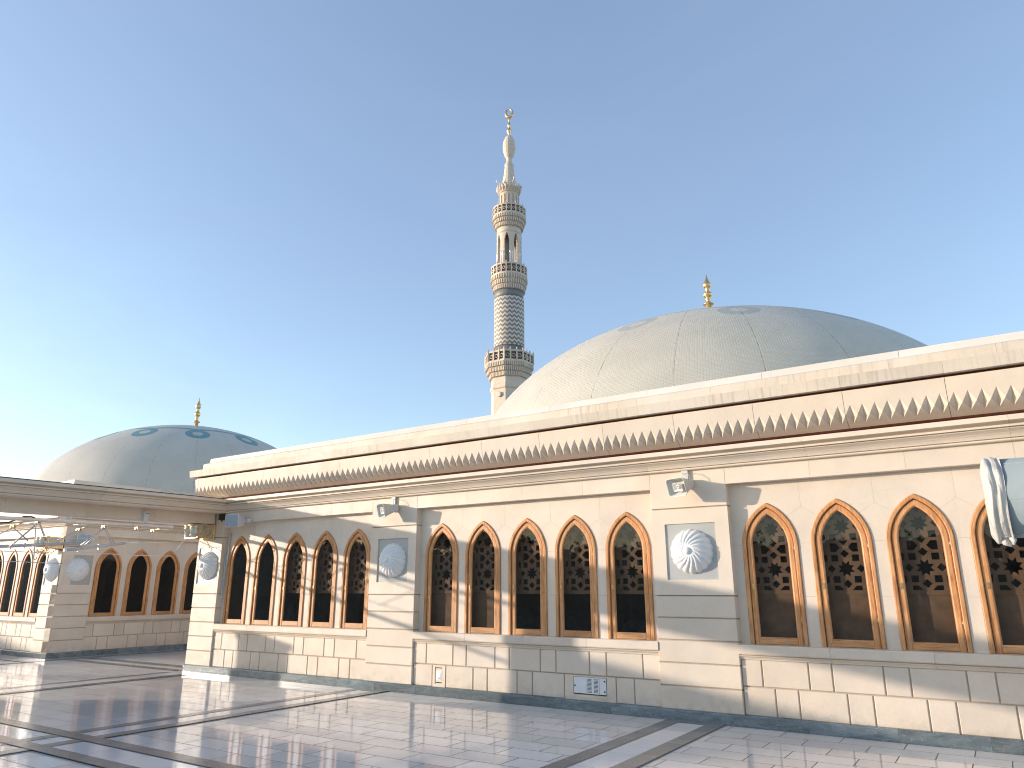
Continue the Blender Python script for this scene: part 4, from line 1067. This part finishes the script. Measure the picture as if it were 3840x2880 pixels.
# ------------------------------------------------------------------ covered cylinder reaching in from the right
cy = thing('covered_cylinder', 'blue grey cylinder with its end wrapped in white cloth, cut by the right edge', 'cylinder', (1.4, -5.0, 2.185), (0, 0, R(1)))
mb = MB(); mb.lathe([(.20, -1.42), (.222, -1.40), (.222, .9), (.2, .92)], 64, axis='x')
for q in range(6):
    a_ = q * math.pi / 3 + .12; mb.tube([(-1.40, .2225 * math.cos(a_), .2225 * math.sin(a_)), (.9, .2225 * math.cos(a_), .2225 * math.sin(a_))], .0022, 6)
obj('cylinder_body', mb, M['duct'], cy)
mb = MB(); NR, NTT = 16, 96; V = []; rnd = random.Random(9)
ph = [rnd.uniform(0, 6) for _ in range(6)]
for i in range(NR + 1):
    f = i / NR; row = []
    for j in range(NTT):
        t = 2 * math.pi * j / NTT
        fold_ = .0055 * math.sin(15 * f + 1.6 * math.sin(2 * t + ph[0]) + t) + .0025 * math.sin(9 * t + ph[1] + 5 * f) + .003 * math.sin(31 * f + 3 * t + ph[2])
        r = .232 + fold_
        x = -1.335 - .095 * f + .005 * math.sin(5 * t + ph[3]) * f + .004 * math.sin(3 * t) * (1 - f)
        if f > .75: r *= 1 - ((f - .75) * 4) ** 2 * .22
        sag = -.014 * max(0, -math.sin(t)) * (1 + math.sin(9 * f + 1.) * .4)
        row.append(mb.bm.verts.new((x, r * math.cos(t), r * math.sin(t) + sag)))
    V.append(row)
for i in range(NR):
    for j in range(NTT): mb.face((V[i][j], V[i][(j + 1) % NTT], V[i + 1][(j + 1) % NTT], V[i + 1][j]), .5, True)
c0 = mb.bm.verts.new((-1.435, 0, 0))
for j in range(NTT): mb.face((V[NR][j], V[NR][(j + 1) % NTT], c0), .5, True)
wrap = obj('cloth_wrap', mb, M['cloth'], cy)
mb = MB(); mb.tube([(-1.38, -.06, -.215), (-1.37, -.07, -.250), (-1.35, -.075, -.268)], [.030, .020, .006], 10); mb.tube([(-1.35, -.08, -.21), (-1.335, -.09, -.24), (-1.34, -.09, -.262)], [.018, .014, .005], 8); mb.tube([(-1.41, -.09, -.20), (-1.37, -.10, -.215), (-1.33, -.10, -.205)], .009, 8); obj('knot', mb, M['cloth'], wrap)
mb = MB(); mb.tube([(.3, 0, -2.18), (.3, 0, -.2)], .04, 16); mb.lathe([(.3, -2.18), (.3, -2.15), (.06, -2.13)], 24, c=(.3, 0, 0)); mb.tube([(-.90, -.1, -.2), (-.90, -.1, -.34)], .006, 6); obj('stand', mb, M['steel_white'], cy)
